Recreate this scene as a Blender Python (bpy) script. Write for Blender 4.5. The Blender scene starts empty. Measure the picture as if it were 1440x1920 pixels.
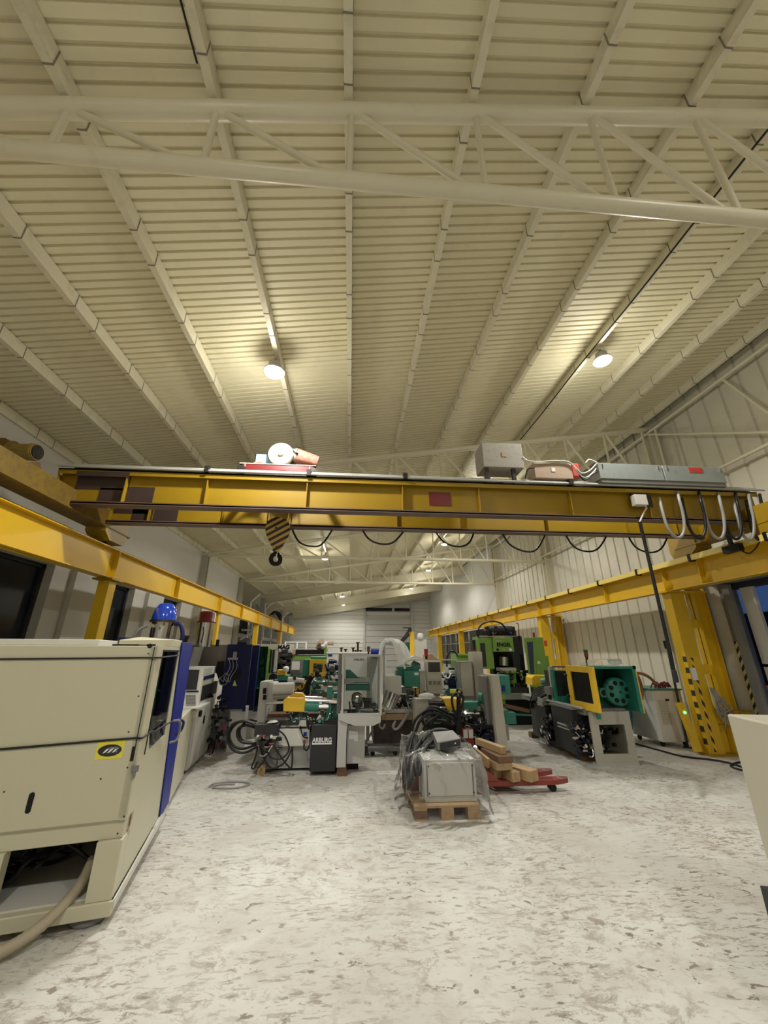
import bpy, math, random
from mathutils import Vector, Matrix
random.seed(7)
S = bpy.context.scene
COL = S.collection
PI = math.pi

# ------------------------------------------------------------------ camera
EYE = Vector((0.0, 0.0, 1.75)); FPX = 721.0
_u, _v = (657 - 720) / FPX, -(1223 - 960) / FPX
_d = Vector((_u, _v, -1)).normalized()
_up = Vector((0, 1, _v)).normalized()
_r = _d.cross(_up).normalized()
W = Matrix((_r, _d, _up))                      # camera axes -> world axes
cam_d = bpy.data.cameras.new('camera'); cam = bpy.data.objects.new('camera', cam_d); COL.objects.link(cam)
cam_d.sensor_fit = 'VERTICAL'; cam_d.sensor_height = 36; cam_d.sensor_width = 27
cam_d.lens = FPX / 1920 * 36; cam_d.clip_end = 200; cam_d.clip_start = 0.05
cam.matrix_world = Matrix.Translation(EYE) @ W.to_4x4()
S.camera = cam

# ------------------------------------------------------------------ world, exposure, lamps
S.view_settings.view_transform = 'Standard'; S.view_settings.look = 'None'
S.view_settings.gamma = 1.0; S.view_settings.use_curve_mapping = False
S.view_settings.exposure = 0.16
wd = bpy.data.worlds.new('night_sky'); S.world = wd; wd.use_nodes = True
bgn = wd.node_tree.nodes['Background']
bgn.inputs[0].default_value = (0.10, 0.20, 0.50, 1); bgn.inputs[1].default_value = 0.25

LAMPW = 450.0            # downward spot of each high bay lamp
GLOWW = 36.0             # its all-round glow
LAMPS = [(-1.2, -1.4), (4.1, -1.2), (-1.2, 4.6), (4.1, 4.9), (-1.2, 10.7), (4.1, 10.8), (-1.2, 16.3), (4.15, 16.7),
         (4.6, 23.0), (-0.7, 28.7), (4.6, 30.0), (-0.75, 34.2)]

# ------------------------------------------------------------------ pixel rays (photo frame 1440 x 1920) onto real planes
def ray(x, y): return W @ Vector(((x - 720) / FPX, -(y - 960) / FPX, -1))
def az(x, y, z): r = ray(x, y); return EYE + r * ((z - EYE.z) / r.z)
def ay(x, y, Y): r = ray(x, y); return EYE + r * (Y / r.y)
def ax(x, y, X): r = ray(x, y); return EYE + r * (X / r.x)

# ------------------------------------------------------------------ materials
MATS = {}
def mat(name, col, rough=0.5, metal=0.0, dirt=0.0, dcol=None, scale=6.0, bump=0.0, thr=0.5, spec=0.5, emit=0.0, coat=0.0, tint=0.06):
    if name in MATS: return MATS[name]
    m = bpy.data.materials.new(name); m.use_nodes = True
    nt = m.node_tree; N = nt.nodes; L = nt.links
    b = N['Principled BSDF']
    b.inputs['Base Color'].default_value = (*col, 1); b.inputs['Roughness'].default_value = rough
    b.inputs['Metallic'].default_value = metal; b.inputs['Specular IOR Level'].default_value = spec
    if coat: b.inputs['Coat Weight'].default_value = coat
    if emit:
        b.inputs['Emission Color'].default_value = (*col, 1); b.inputs['Emission Strength'].default_value = emit
    tc = N.new('ShaderNodeTexCoord')
    n1 = N.new('ShaderNodeTexNoise'); n1.inputs['Scale'].default_value = scale; n1.inputs['Detail'].default_value = 6
    L.new(tc.outputs['Object'], n1.inputs['Vector'])
    hv = N.new('ShaderNodeMixRGB'); hv.blend_type = 'MIX'
    hv.inputs[1].default_value = (*[c * (1 - tint) for c in col], 1); hv.inputs[2].default_value = (*[min(1, c * (1 + tint)) for c in col], 1)
    L.new(n1.outputs['Fac'], hv.inputs[0])
    out = hv.outputs[0]
    if dirt:
        n2 = N.new('ShaderNodeTexNoise'); n2.inputs['Scale'].default_value = scale * 2.3; n2.inputs['Detail'].default_value = 8
        n2.inputs['Roughness'].default_value = 0.7
        L.new(tc.outputs['Object'], n2.inputs['Vector'])
        cr = N.new('ShaderNodeValToRGB'); cr.color_ramp.elements[0].position = thr; cr.color_ramp.elements[1].position = min(1, thr + 0.18)
        cr.color_ramp.elements[1].color = (dirt, dirt, dirt, 1)
        L.new(n2.outputs['Fac'], cr.inputs[0])
        mx = N.new('ShaderNodeMixRGB'); L.new(cr.outputs[0], mx.inputs[0]); L.new(out, mx.inputs[1])
        mx.inputs[2].default_value = (*(dcol or [c * 0.35 for c in col]), 1); out = mx.outputs[0]
    L.new(out, b.inputs['Base Color'])
    if bump:
        bp = N.new('ShaderNodeBump'); bp.inputs['Strength'].default_value = bump; bp.inputs['Distance'].default_value = 0.02
        L.new(n1.outputs['Fac'], bp.inputs['Height']); L.new(bp.outputs[0], b.inputs['Normal'])
    MATS[name] = m
    return m

def glass(name, tint=(0.8, 0.9, 0.88), a=0.75, rough=0.05, diff=0.0, bump=0.0, bscale=20):
    if name in MATS: return MATS[name]
    m = bpy.data.materials.new(name); m.use_nodes = True; nt = m.node_tree; N = nt.nodes; L = nt.links
    N.remove(N['Principled BSDF']); out = N['Material Output']
    t = N.new('ShaderNodeBsdfTransparent'); t.inputs[0].default_value = (*tint, 1)
    g = N.new('ShaderNodeBsdfGlossy'); g.inputs['Roughness'].default_value = rough; g.inputs[0].default_value = (1, 1, 1, 1)
    mx = N.new('ShaderNodeMixShader'); fr = N.new('ShaderNodeLayerWeight'); fr.inputs[0].default_value = 1 - a
    L.new(fr.outputs['Fresnel'], mx.inputs[0]); L.new(t.outputs[0], mx.inputs[1]); L.new(g.outputs[0], mx.inputs[2])
    last = mx.outputs[0]
    if diff:
        d = N.new('ShaderNodeBsdfDiffuse'); d.inputs[0].default_value = (0.85, 0.86, 0.84, 1)
        tl = N.new('ShaderNodeBsdfTranslucent'); tl.inputs[0].default_value = (0.85, 0.86, 0.84, 1)
        ad = N.new('ShaderNodeMixShader'); L.new(d.outputs[0], ad.inputs[1]); L.new(tl.outputs[0], ad.inputs[2])
        m2 = N.new('ShaderNodeMixShader'); m2.inputs[0].default_value = diff
        L.new(last, m2.inputs[1]); L.new(ad.outputs[0], m2.inputs[2]); last = m2.outputs[0]
    if bump:
        tc = N.new('ShaderNodeTexCoord'); n = N.new('ShaderNodeTexNoise'); n.inputs['Scale'].default_value = bscale; n.inputs['Detail'].default_value = 5
        n.inputs['Distortion'].default_value = 1.5
        L.new(tc.outputs['Object'], n.inputs['Vector'])
        bp = N.new('ShaderNodeBump'); bp.inputs['Strength'].default_value = bump; bp.inputs['Distance'].default_value = 0.06
        L.new(n.outputs['Fac'], bp.inputs['Height']); L.new(bp.outputs[0], g.inputs['Normal'])
        if not diff: L.new(bp.outputs[0], fr.inputs['Normal'])
    L.new(last, out.inputs[0]); MATS[name] = m
    return m

def stripes(name, a, b, period, vec, rough=0.5):
    m = bpy.data.materials.new(name); m.use_nodes = True; nt = m.node_tree; N = nt.nodes; L = nt.links
    bs = N['Principled BSDF']; bs.inputs['Roughness'].default_value = rough
    tc = N.new('ShaderNodeTexCoord'); dt = N.new('ShaderNodeVectorMath'); dt.operation = 'DOT_PRODUCT'
    dt.inputs[1].default_value = vec; L.new(tc.outputs['Object'], dt.inputs[0])
    m1 = N.new('ShaderNodeMath'); m1.operation = 'DIVIDE'; m1.inputs[1].default_value = period; L.new(dt.outputs['Value'], m1.inputs[0])
    m2 = N.new('ShaderNodeMath'); m2.operation = 'FRACT'; L.new(m1.outputs[0], m2.inputs[0])
    m3 = N.new('ShaderNodeMath'); m3.operation = 'GREATER_THAN'; m3.inputs[1].default_value = 0.5; L.new(m2.outputs[0], m3.inputs[0])
    mx = N.new('ShaderNodeMixRGB'); L.new(m3.outputs[0], mx.inputs[0]); mx.inputs[1].default_value = (*a, 1); mx.inputs[2].default_value = (*b, 1)
    L.new(mx.outputs[0], bs.inputs['Base Color']); MATS[name] = m
    return m

M = dict(
 roof=mat('roof_sheet', (0.72, 0.67, 0.47), 0.55, dirt=0.25, dcol=(0.45, 0.40, 0.28), scale=1.2, thr=0.55, tint=0.04),
 steel=mat('cream_steel', (0.64, 0.60, 0.45), 0.38, dirt=0.3, dcol=(0.40, 0.36, 0.27), scale=3, thr=0.58),
 purlin=mat('purlin_steel', (0.68, 0.64, 0.48), 0.45, dirt=0.4, dcol=(0.36, 0.33, 0.27), scale=3, thr=0.52),
 clip=mat('purlin_clip', (0.20, 0.18, 0.15), 0.5),
 wallr=mat('corrugated_wall', (0.58, 0.55, 0.45), 0.35, dirt=0.25, dcol=(0.33, 0.29, 0.24), scale=1.5, thr=0.54),
 walll=mat('plaster_wall', (0.60, 0.58, 0.53), 0.8, dirt=0.15, dcol=(0.48, 0.44, 0.38), scale=0.9, thr=0.52),
 panelw=mat('panel_wall', (0.66, 0.65, 0.60), 0.6, dirt=0.2, scale=0.8, thr=0.55, dcol=(0.46, 0.44, 0.39)),
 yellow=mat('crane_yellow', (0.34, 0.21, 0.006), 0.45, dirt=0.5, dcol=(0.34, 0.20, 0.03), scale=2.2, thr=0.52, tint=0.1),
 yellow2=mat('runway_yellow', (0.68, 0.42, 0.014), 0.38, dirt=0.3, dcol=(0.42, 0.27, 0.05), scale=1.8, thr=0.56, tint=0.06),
 primer=mat('dark_primer', (0.055, 0.035, 0.03), 0.55, tint=0.2),
 flange=mat('flange_primer', (0.14, 0.09, 0.075), 0.5, tint=0.2, scale=3),
 rust=mat('rusty_yellow', (0.20, 0.125, 0.012), 0.6, dirt=0.55, dcol=(0.10, 0.05, 0.03), scale=5, thr=0.45, tint=0.2),
 cream=mat('machine_cream', (0.55, 0.52, 0.38), 0.42, dirt=0.15, dcol=(0.42, 0.39, 0.29), scale=2, thr=0.6, tint=0.02),
 white=mat('machine_white', (0.62, 0.61, 0.56), 0.42, dirt=0.3, dcol=(0.38, 0.36, 0.31), scale=4, thr=0.58),
 beige=mat('machine_beige', (0.44, 0.42, 0.35), 0.45, dirt=0.25, scale=4, thr=0.6),
 lgrey=mat('light_grey', (0.46, 0.46, 0.43), 0.4, dirt=0.2, scale=4, thr=0.6),
 grey=mat('mid_grey', (0.18, 0.18, 0.17), 0.45, dirt=0.3, scale=5, thr=0.58),
 dgrey=mat('charcoal_grey', (0.030, 0.030, 0.033), 0.5, spec=0.3, dirt=0.2, dcol=(0.15, 0.14, 0.13), scale=6, thr=0.6),
 black=mat('black', (0.008, 0.008, 0.009), 0.5, spec=0.25),
 rubber=mat('black_rubber', (0.010, 0.010, 0.011), 0.42, spec=0.35),
 navy=mat('navy_blue', (0.007, 0.011, 0.07), 0.5, spec=0.3, tint=0.1),
 blue=mat('bright_blue', (0.007, 0.018, 0.22), 0.5, spec=0.3, tint=0.05),
 green=mat('machine_green', (0.17, 0.31, 0.055), 0.4, dirt=0.2, dcol=(0.09, 0.18, 0.03), scale=5, thr=0.6),
 teal=mat('machine_teal', (0.025, 0.20, 0.145), 0.4, dirt=0.3, dcol=(0.02, 0.12, 0.09), scale=6, thr=0.56),
 myellow=mat('machine_yellow', (0.78, 0.50, 0.03), 0.4, dirt=0.2, scale=6, thr=0.6),
 chrome=mat('steel_chrome', (0.62, 0.62, 0.62), 0.18, metal=1.0, tint=0.1),
 iron=mat('dark_iron', (0.05, 0.048, 0.046), 0.38, metal=0.7, dirt=0.4, dcol=(0.25, 0.22, 0.2), scale=12, thr=0.5),
 galv=mat('galvanised', (0.34, 0.38, 0.37), 0.4, metal=0.35, dirt=0.5, dcol=(0.16, 0.14, 0.12), scale=5, thr=0.56),
 boxg=mat('dirty_grey_box', (0.36, 0.34, 0.29), 0.6, dirt=0.6, dcol=(0.2, 0.15, 0.11), scale=5, thr=0.52),
 boxb=mat('dusty_beige_box', (0.42, 0.31, 0.22), 0.6, dirt=0.4, dcol=(0.25, 0.18, 0.13), scale=6, thr=0.55),
 maroon=mat('maroon_paint', (0.16, 0.012, 0.012), 0.35, dirt=0.5, dcol=(0.5, 0.35, 0.33), scale=14, thr=0.62),
 red=mat('red_paint', (0.22, 0.035, 0.022), 0.4, dirt=0.4, dcol=(0.2, 0.05, 0.04), scale=12, thr=0.55),
 redl=mat('red_lens', (0.35, 0.02, 0.015), 0.2), grnl=mat('green_lens', (0.01, 0.12, 0.05), 0.2),
 dred=mat('dark_red_lid', (0.18, 0.012, 0.015), 0.3, coat=0.5),
 lblue=mat('light_blue_paint', (0.25, 0.50, 0.68), 0.4, dirt=0.3, scale=10),
 dirtyw=mat('dirty_white', (0.66, 0.62, 0.48), 0.5, dirt=0.8, dcol=(0.30, 0.18, 0.10), scale=10, thr=0.52),
 pinkm=mat('faded_red', (0.55, 0.22, 0.16), 0.5, dirt=0.5, dcol=(0.7, 0.6, 0.5), scale=10),
 wood=mat('pale_timber', (0.38, 0.255, 0.13), 0.7, dirt=0.65, dcol=(0.25, 0.14, 0.07), scale=8, thr=0.5, tint=0.2),
 dwood=mat('dark_timber', (0.15, 0.08, 0.04), 0.7, dirt=0.5, scale=8, thr=0.5, tint=0.2),
 cardb=mat('cardboard', (0.42, 0.29, 0.17), 0.8),
 paper=mat('white_paper', (0.75, 0.75, 0.73), 0.7),
 label=mat('yellow_label', (0.72, 0.66, 0.06), 0.5), labelr=mat('red_label', (0.5, 0.05, 0.04), 0.5),
 screen=mat('dark_screen', (0.02, 0.022, 0.025), 0.12),
 pvc=mat('ribbed_hose', (0.36, 0.31, 0.22), 0.6), gcable=mat('grey_cable', (0.30, 0.30, 0.29), 0.4),
 lcable=mat('light_cable', (0.55, 0.53, 0.48), 0.4), hosebr=mat('brown_hose', (0.30, 0.14, 0.08), 0.5),
 film=glass('plastic_film', (0.99, 0.99, 0.985), 0.80, 0.14, 0.03, 1.0, 30), sheet=glass('milky_sheet', (0.92, 0.93, 0.92), 0.8, 0.35, 0.72, 0.4, 8),
 glass=glass('guard_glass', (0.80, 0.82, 0.81), 0.8, 0.04), mglass=glass('machine_window', (0.40, 0.48, 0.47), 0.7, 0.04), dglass=glass('tinted_glass', (0.10, 0.22, 0.20), 0.7, 0.06),
 wglass=mat('night_window_glass', (0.012, 0.016, 0.022), 0.12, spec=0.3, tint=0.3, scale=1.2),
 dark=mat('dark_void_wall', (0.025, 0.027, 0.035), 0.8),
 blued=mat('dusk_blue_panel', (0.06, 0.14, 0.42), 0.6, emit=0.35),
)
M['lamp'] = mat('lamp_glow', (1.0, 0.93, 0.78), 0.5, emit=22)

def floor_mat():
    m = bpy.data.materials.new('worn_painted_floor'); m.use_nodes = True; nt = m.node_tree; N = nt.nodes; L = nt.links
    b = N['Principled BSDF']; tc = N.new('ShaderNodeTexCoord')
    def noise(scale, det, rough, sc=(1, 1, 1), rot=0, dist=0):
        mp = N.new('ShaderNodeMapping'); mp.inputs['Scale'].default_value = sc; mp.inputs['Rotation'].default_value = (0, 0, rot)
        L.new(tc.outputs['Object'], mp.inputs[0])
        n = N.new('ShaderNodeTexNoise'); n.inputs['Scale'].default_value = scale; n.inputs['Detail'].default_value = det
        n.inputs['Roughness'].default_value = rough; n.inputs['Distortion'].default_value = dist
        L.new(mp.outputs[0], n.inputs['Vector']); return n.outputs['Fac']
    def ramp(v, a, c, top=1.0):
        r = N.new('ShaderNodeValToRGB'); r.color_ramp.elements[0].position = a; r.color_ramp.elements[1].position = c
        r.color_ramp.elements[1].color = (top, top, top, 1); L.new(v, r.inputs[0]); return r.outputs[0]
    def mul(a, c):
        x = N.new('ShaderNodeMath'); x.operation = 'MULTIPLY'; L.new(a, x.inputs[0]); L.new(c, x.inputs[1]); return x.outputs[0]
    def mix(f, a, c):
        x = N.new('ShaderNodeMixRGB'); L.new(f, x.inputs[0])
        if isinstance(a, tuple): x.inputs[1].default_value = (*a, 1)
        else: L.new(a, x.inputs[1])
        x.inputs[2].default_value = (*c, 1); return x.outputs[0]
    big = noise(0.55, 4, 0.6); med = noise(1.6, 6, 0.65, dist=0.4)
    c = mix(ramp(big, 0.38, 0.68), (0.66, 0.66, 0.62), (0.50, 0.48, 0.44))
    c = mix(ramp(med, 0.48, 0.70, 0.55), c, (0.42, 0.38, 0.32))
    worn = noise(8.5, 14, 0.80, (0.75, 1.0, 1), 0.45, 0.5)      # scuffed patches
    area = ramp(noise(0.9, 5, 0.65), 0.42, 0.60)
    c = mix(mul(ramp(worn, 0.515, 0.57, 0.75), area), c, (0.27, 0.215, 0.165))
    sc2 = noise(26, 8, 0.72, (0.28, 1.0, 1), -0.35, 0.3)
    c = mix(mul(ramp(sc2, 0.535, 0.59, 0.75), ramp(noise(1.3, 4, 0.6), 0.38, 0.6)), c, (0.22, 0.17, 0.13))
    chip = noise(17, 5, 0.62, (0.55, 1.0, 1), 0.5, 0.5)
    c = mix(mul(ramp(chip, 0.60, 0.63, 0.9), ramp(noise(1.5, 5, 0.65), 0.40, 0.58)), c, (0.17, 0.13, 0.10))
    bigc = noise(6.5, 6, 0.6, (0.8, 1.0, 1), 1.1, 0.4)
    c = mix(mul(ramp(bigc, 0.655, 0.675, 0.9), ramp(noise(1.1, 3, 0.5, rot=2), 0.45, 0.55)), c, (0.26, 0.21, 0.15))
    L.new(c, b.inputs['Base Color'])
    rr = N.new('ShaderNodeMapRange'); rr.inputs['To Min'].default_value = 0.26; rr.inputs['To Max'].default_value = 0.58
    L.new(worn, rr.inputs['Value']); L.new(rr.outputs[0], b.inputs['Roughness'])
    bp = N.new('ShaderNodeBump'); bp.inputs['Strength'].default_value = 0.35; bp.inputs['Distance'].default_value = 0.01
    L.new(worn, bp.inputs['Height']); L.new(bp.outputs[0], b.inputs['Normal'])
    return m
M['floor'] = floor_mat()

# ------------------------------------------------------------------ mesh builder
def cross_frame(t):
    a = Vector((0, 0, 1)) if abs(t.z) < 0.95 else Vector((0, 1, 0))
    n = t.cross(a).normalized(); return n, n.cross(t).normalized()
def spline(pts, k=6):
    P = [Vector(p) for p in pts]
    if len(P) < 3: return P
    out = []
    for i in range(len(P) - 1):
        p0 = P[max(i - 1, 0)]; p1 = P[i]; p2 = P[i + 1]; p3 = P[min(i + 2, len(P) - 1)]
        for j in range(k):
            t = j / k
            out.append(0.5 * ((2 * p1) + (p2 - p0) * t + (2 * p0 - 5 * p1 + 4 * p2 - p3) * t * t + (3 * p1 - p0 - 3 * p2 + p3) * t ** 3))
    out.append(P[-1]); return out

class MB:
    def __init__(s): s.v = []; s.f = []; s.sm = []
    def add(s, vs, fs, smooth=False):
        o = len(s.v); s.v += [Vector(v) for v in vs]
        for f in fs: s.f.append([i + o for i in f]); s.sm.append(smooth)
        return s
    def hexa(s, p):   # p: 4 bottom, 4 top
        return s.add(p, [(0, 3, 2, 1), (4, 5, 6, 7), (0, 1, 5, 4), (1, 2, 6, 5), (2, 3, 7, 6), (3, 0, 4, 7)])
    def box(s, x0, x1, y0, y1, z0, z1):
        x0, x1 = sorted((x0, x1)); y0, y1 = sorted((y0, y1)); z0, z1 = sorted((z0, z1))
        return s.hexa([(x0, y0, z0), (x1, y0, z0), (x1, y1, z0), (x0, y1, z0), (x0, y0, z1), (x1, y0, z1), (x1, y1, z1), (x0, y1, z1)])
    def pb(s, x0, y0, x1, y1, Y, d=0.3):        # box whose front face, on plane y=Y, covers this photo rectangle
        xm, ym = (x0 + x1) / 2, (y0 + y1) / 2
        return s.box(ay(x0, ym, Y).x, ay(x1, ym, Y).x, Y, Y + d, ay(xm, y1, Y).z, ay(xm, y0, Y).z)
    def pf(s, x0, x1, y0, Y, d=0.3, z0=0.0):    # same, standing on the floor (or z0)
        xm = (x0 + x1) / 2; ym = y0 + 30
        return s.box(ay(x0, ym, Y).x, ay(x1, ym, Y).x, Y, Y + d, z0, ay(xm, y0, Y).z)
    def bar(s, p, q, w, h=None):
        p, q = Vector(p), Vector(q); h = h or w; t = (q - p).normalized(); n, b = cross_frame(t)
        n *= w / 2; b *= h / 2
        return s.add([p - n - b, p + n - b, p + n + b, p - n + b, q - n - b, q + n - b, q + n + b, q - n + b],
                     [(0, 3, 2, 1)[::-1], (4, 5, 6, 7)[::-1], (0, 1, 5, 4)[::-1], (1, 2, 6, 5)[::-1], (2, 3, 7, 6)[::-1], (3, 0, 4, 7)[::-1]])
    def cyl(s, p, q, r, r2=None, seg=20, caps=True):
        p, q = Vector(p), Vector(q); r2 = r if r2 is None else r2; t = (q - p).normalized(); n, b = cross_frame(t)
        vs = []
        for c, rr in ((p, r), (q, r2)):
            for i in range(seg):
                a = 2 * PI * i / seg; vs.append(c + n * math.cos(a) * rr + b * math.sin(a) * rr)
        s.add(vs, [(i, seg + i, seg + (i + 1) % seg, (i + 1) % seg) for i in range(seg)], True)
        if caps:
            s.add(vs[:seg], [tuple(range(seg))]); s.add(vs[seg:], [tuple(range(seg))[::-1]])
        return s
    def tube(s, pts, r, seg=8, k=6, rib=0.0):
        P = spline(pts, k); n = None; vs = []
        for i, p in enumerate(P):
            t = (P[min(i + 1, len(P) - 1)] - P[max(i - 1, 0)]).normalized()
            if n is None: n, b = cross_frame(t)
            n = (n - t * n.dot(t)).normalized(); b = t.cross(n)
            rr = r * (1 + rib * (i % 2))
            for j in range(seg):
                a = 2 * PI * j / seg; vs.append(p + n * math.cos(a) * rr + b * math.sin(a) * rr)
        m = len(P); fs = [(i * seg + j, i * seg + (j + 1) % seg, (i + 1) * seg + (j + 1) % seg, (i + 1) * seg + j) for i in range(m - 1) for j in range(seg)]
        s.add(vs, fs, True); s.add(vs[:seg], [tuple(range(seg))[::-1]]); s.add(vs[-seg:], [tuple(range(seg))])
        return s
    def ptube(s, pts, Y, r, seg=8):             # photo points, each on plane y=Y (or its own third value)
        return s.tube([ay(p[0], p[1], p[2] if len(p) > 2 else Y) for p in pts], r, seg)
    def prism(s, pts, d):                       # planar polygon pts extruded by vector d
        P = [Vector(p) for p in pts]; d = Vector(d); n = len(P)
        nn = Vector((0, 0, 0))
        for i in range(n): nn += P[i].cross(P[(i + 1) % n])
        if nn.dot(d) > 0: P = P[::-1]
        Q = [p + d for p in P]
        return s.add(P + Q, [tuple(range(n)), tuple(range(n, 2 * n))[::-1]] + [(i, i + n, (i + 1) % n + n, (i + 1) % n) for i in range(n)])
    def lathe(s, c, prof, seg=28, axis='z'):
        c = Vector(c); vs = []
        for r, h in prof:
            for i in range(seg):
                a = 2 * PI * i / seg; x, y = r * math.cos(a), r * math.sin(a)
                vs.append(c + (Vector((x, y, h)) if axis == 'z' else Vector((x, h, y)) if axis == 'y' else Vector((h, x, y))))
        m = len(prof); fs = [(i * seg + j, i * seg + (j + 1) % seg, (i + 1) * seg + (j + 1) % seg, (i + 1) * seg + j) for i in range(m - 1) for j in range(seg)]
        if axis == 'y': fs = [f[::-1] for f in fs]
        return s.add(vs, fs, True)
    def grid(s, fn, nu, nv, smooth=True):
        vs = [fn(i / nu, j / nv) for i in range(nu + 1) for j in range(nv + 1)]
        return s.add(vs, [(i * (nv + 1) + j, (i + 1) * (nv + 1) + j, (i + 1) * (nv + 1) + j + 1, i * (nv + 1) + j + 1) for i in range(nu) for j in range(nv)], smooth)
    def frame(s, x0, x1, z0, z1, y0, y1, w):    # rectangular ring in the xz plane
        s.box(x0, x0 + w, y0, y1, z0, z1); s.box(x1 - w, x1, y0, y1, z0, z1)
        s.box(x0 + w, x1 - w, y0, y1, z0, z0 + w); return s.box(x0 + w, x1 - w, y0, y1, z1 - w, z1)

WM = {}
def link_mesh(name, mb, m, parent=None, local=False, origin=None, bevel=0.0):
    me = bpy.data.meshes.new(name)
    if parent is not None and not local: inv = WM[parent.name].inverted()
    elif origin is not None: inv = Matrix.Translation(-Vector(origin))
    else: inv = Matrix()
    me.from_pydata([tuple(inv @ v) for v in mb.v], [], mb.f); me.update()
    for p, q in zip(me.polygons, mb.sm): p.use_smooth = q
    me.materials.append(m)
    o = bpy.data.objects.new(name, me); COL.objects.link(o)
    if parent is not None: o.parent = parent; WM[o.name] = WM[parent.name]
    elif origin is not None: o.location = origin; WM[o.name] = Matrix.Translation(Vector(origin))
    else: WM[o.name] = Matrix()
    if bevel:
        bv = o.modifiers.new('bevel', 'BEVEL'); bv.width = bevel; bv.segments = 2; bv.limit_method = 'ANGLE'
    return o
def thing(name, label, cat, loc=(0, 0, 0), rz=0.0, group=None):
    o = bpy.data.objects.new(name, None); COL.objects.link(o); o.empty_display_size = 0.2
    o.location = loc; o.rotation_euler = (0, 0, rz); WM[o.name] = Matrix.Translation(Vector(loc)) @ Matrix.Rotation(rz, 4, 'Z')
    o['label'] = label; o['category'] = cat
    if group: o['group'] = group
    return o
def part(name, mb, m, parent, label=None, local=False, bevel=0.0):
    o = link_mesh(name, mb, M[m] if isinstance(m, str) else m, parent, local, bevel=bevel)
    if label: o['label'] = label
    return o
def base_of(mb):
    xs = [v.x for v in mb.v]; ys = [v.y for v in mb.v]; zs = [v.z for v in mb.v]
    return ((min(xs) + max(xs)) / 2, (min(ys) + max(ys)) / 2, min(zs))
def single(name, mb, m, label, cat, group=None, bevel=0.0):
    o = link_mesh(name, mb, M[m] if isinstance(m, str) else m, origin=base_of(mb), bevel=bevel)
    o['label'] = label; o['category'] = cat
    if group: o['group'] = group
    return o
def struct(name, mb, m, bevel=0.0):
    o = link_mesh(name, mb, M[m] if isinstance(m, str) else m, bevel=bevel); o['kind'] = 'structure'; return o
def stuff(name, mb, m, label, cat):
    o = single(name, mb, m, label, cat); o['kind'] = 'stuff'; return o
def text_part(name, body, loc, width, m, parent, rx=PI / 2, rz=0.0, depth=0.004, local=False, bold=0.0, height=None):
    cu = bpy.data.curves.new(name, 'FONT'); cu.body = body; cu.size = 1; cu.extrude = depth; cu.align_x = 'CENTER'; cu.align_y = 'CENTER'; cu.offset = bold
    t = bpy.data.objects.new(name, cu); COL.objects.link(t)
    dg = bpy.context.evaluated_depsgraph_get(); dg.update()
    me = bpy.data.meshes.new_from_object(t.evaluated_get(dg)); bpy.data.objects.remove(t); bpy.data.curves.remove(cu)
    xs = [v.co.x for v in me.vertices]; ys = [v.co.y for v in me.vertices]
    k = width / (max(xs) - min(xs)); ky = k if height is None else height / (max(ys) - min(ys))
    mt = Matrix.Translation(Vector(loc)) @ Matrix.Rotation(rz, 4, 'Z') @ Matrix.Rotation(rx, 4, 'X') @ Matrix.Diagonal((k, ky, 1, 1))
    if not local: mt = WM[parent.name].inverted() @ mt
    me.transform(mt); me.materials.clear(); me.materials.append(M[m])
    o = bpy.data.objects.new(name, me); COL.objects.link(o); o.parent = parent; WM[o.name] = WM[parent.name]
    return o
def rough_blob(fn, amp, seed=0):
    rnd = random.Random(seed); return fn
# ================================================================== THE HALL
XL, XR = -5.3, 7.4
def zp(x): return 5.08 + 0.16 * (x - XL)          # underside of purlins
def zroof(x): return zp(x) + 0.17

struct('floor', MB().box(-9.2, 13, -6, 37.3, -0.2, 0), 'floor')

def roof():
    b = MB(); per = 0.1
    prof = []; y = -6.0
    while y < 37.4:
        prof += [(y, 0), (y + 0.068, 0), (y + 0.076, 0.026), (y + 0.092, 0.026)]; y += per
    def strip(xa, xb, y0, y1):
        pr = [p for p in prof if y0 <= p[0] <= y1]; vs = []
        for (yy, h) in pr: vs += [(xa, yy, zroof(xa) + h), (xb, yy, zroof(xb) + h)]
        n = len(pr); b.add(vs, [(2 * i, 2 * i + 2, 2 * i + 3, 2 * i + 1) for i in range(n - 1)])
    strip(-5.6, 7.6, -6, 18.8); strip(-9.2, 7.6, 18.79, 37.4)
    for (xa, xb, ya, yb) in ((-5.6, 7.6, -6, 18.8), (-9.2, 7.6, 18.8, 37.4)):
        b.hexa([(xa, ya, zroof(xa) + .08), (xb, ya, zroof(xb) + .08), (xb, yb, zroof(xb) + .08), (xa, yb, zroof(xa) + .08),
                (xa, ya, zroof(xa) + .16), (xb, ya, zroof(xb) + .16), (xb, yb, zroof(xb) + .16), (xa, yb, zroof(xa) + .16)])
    return b
struct('ceiling', roof(), 'roof')

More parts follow.
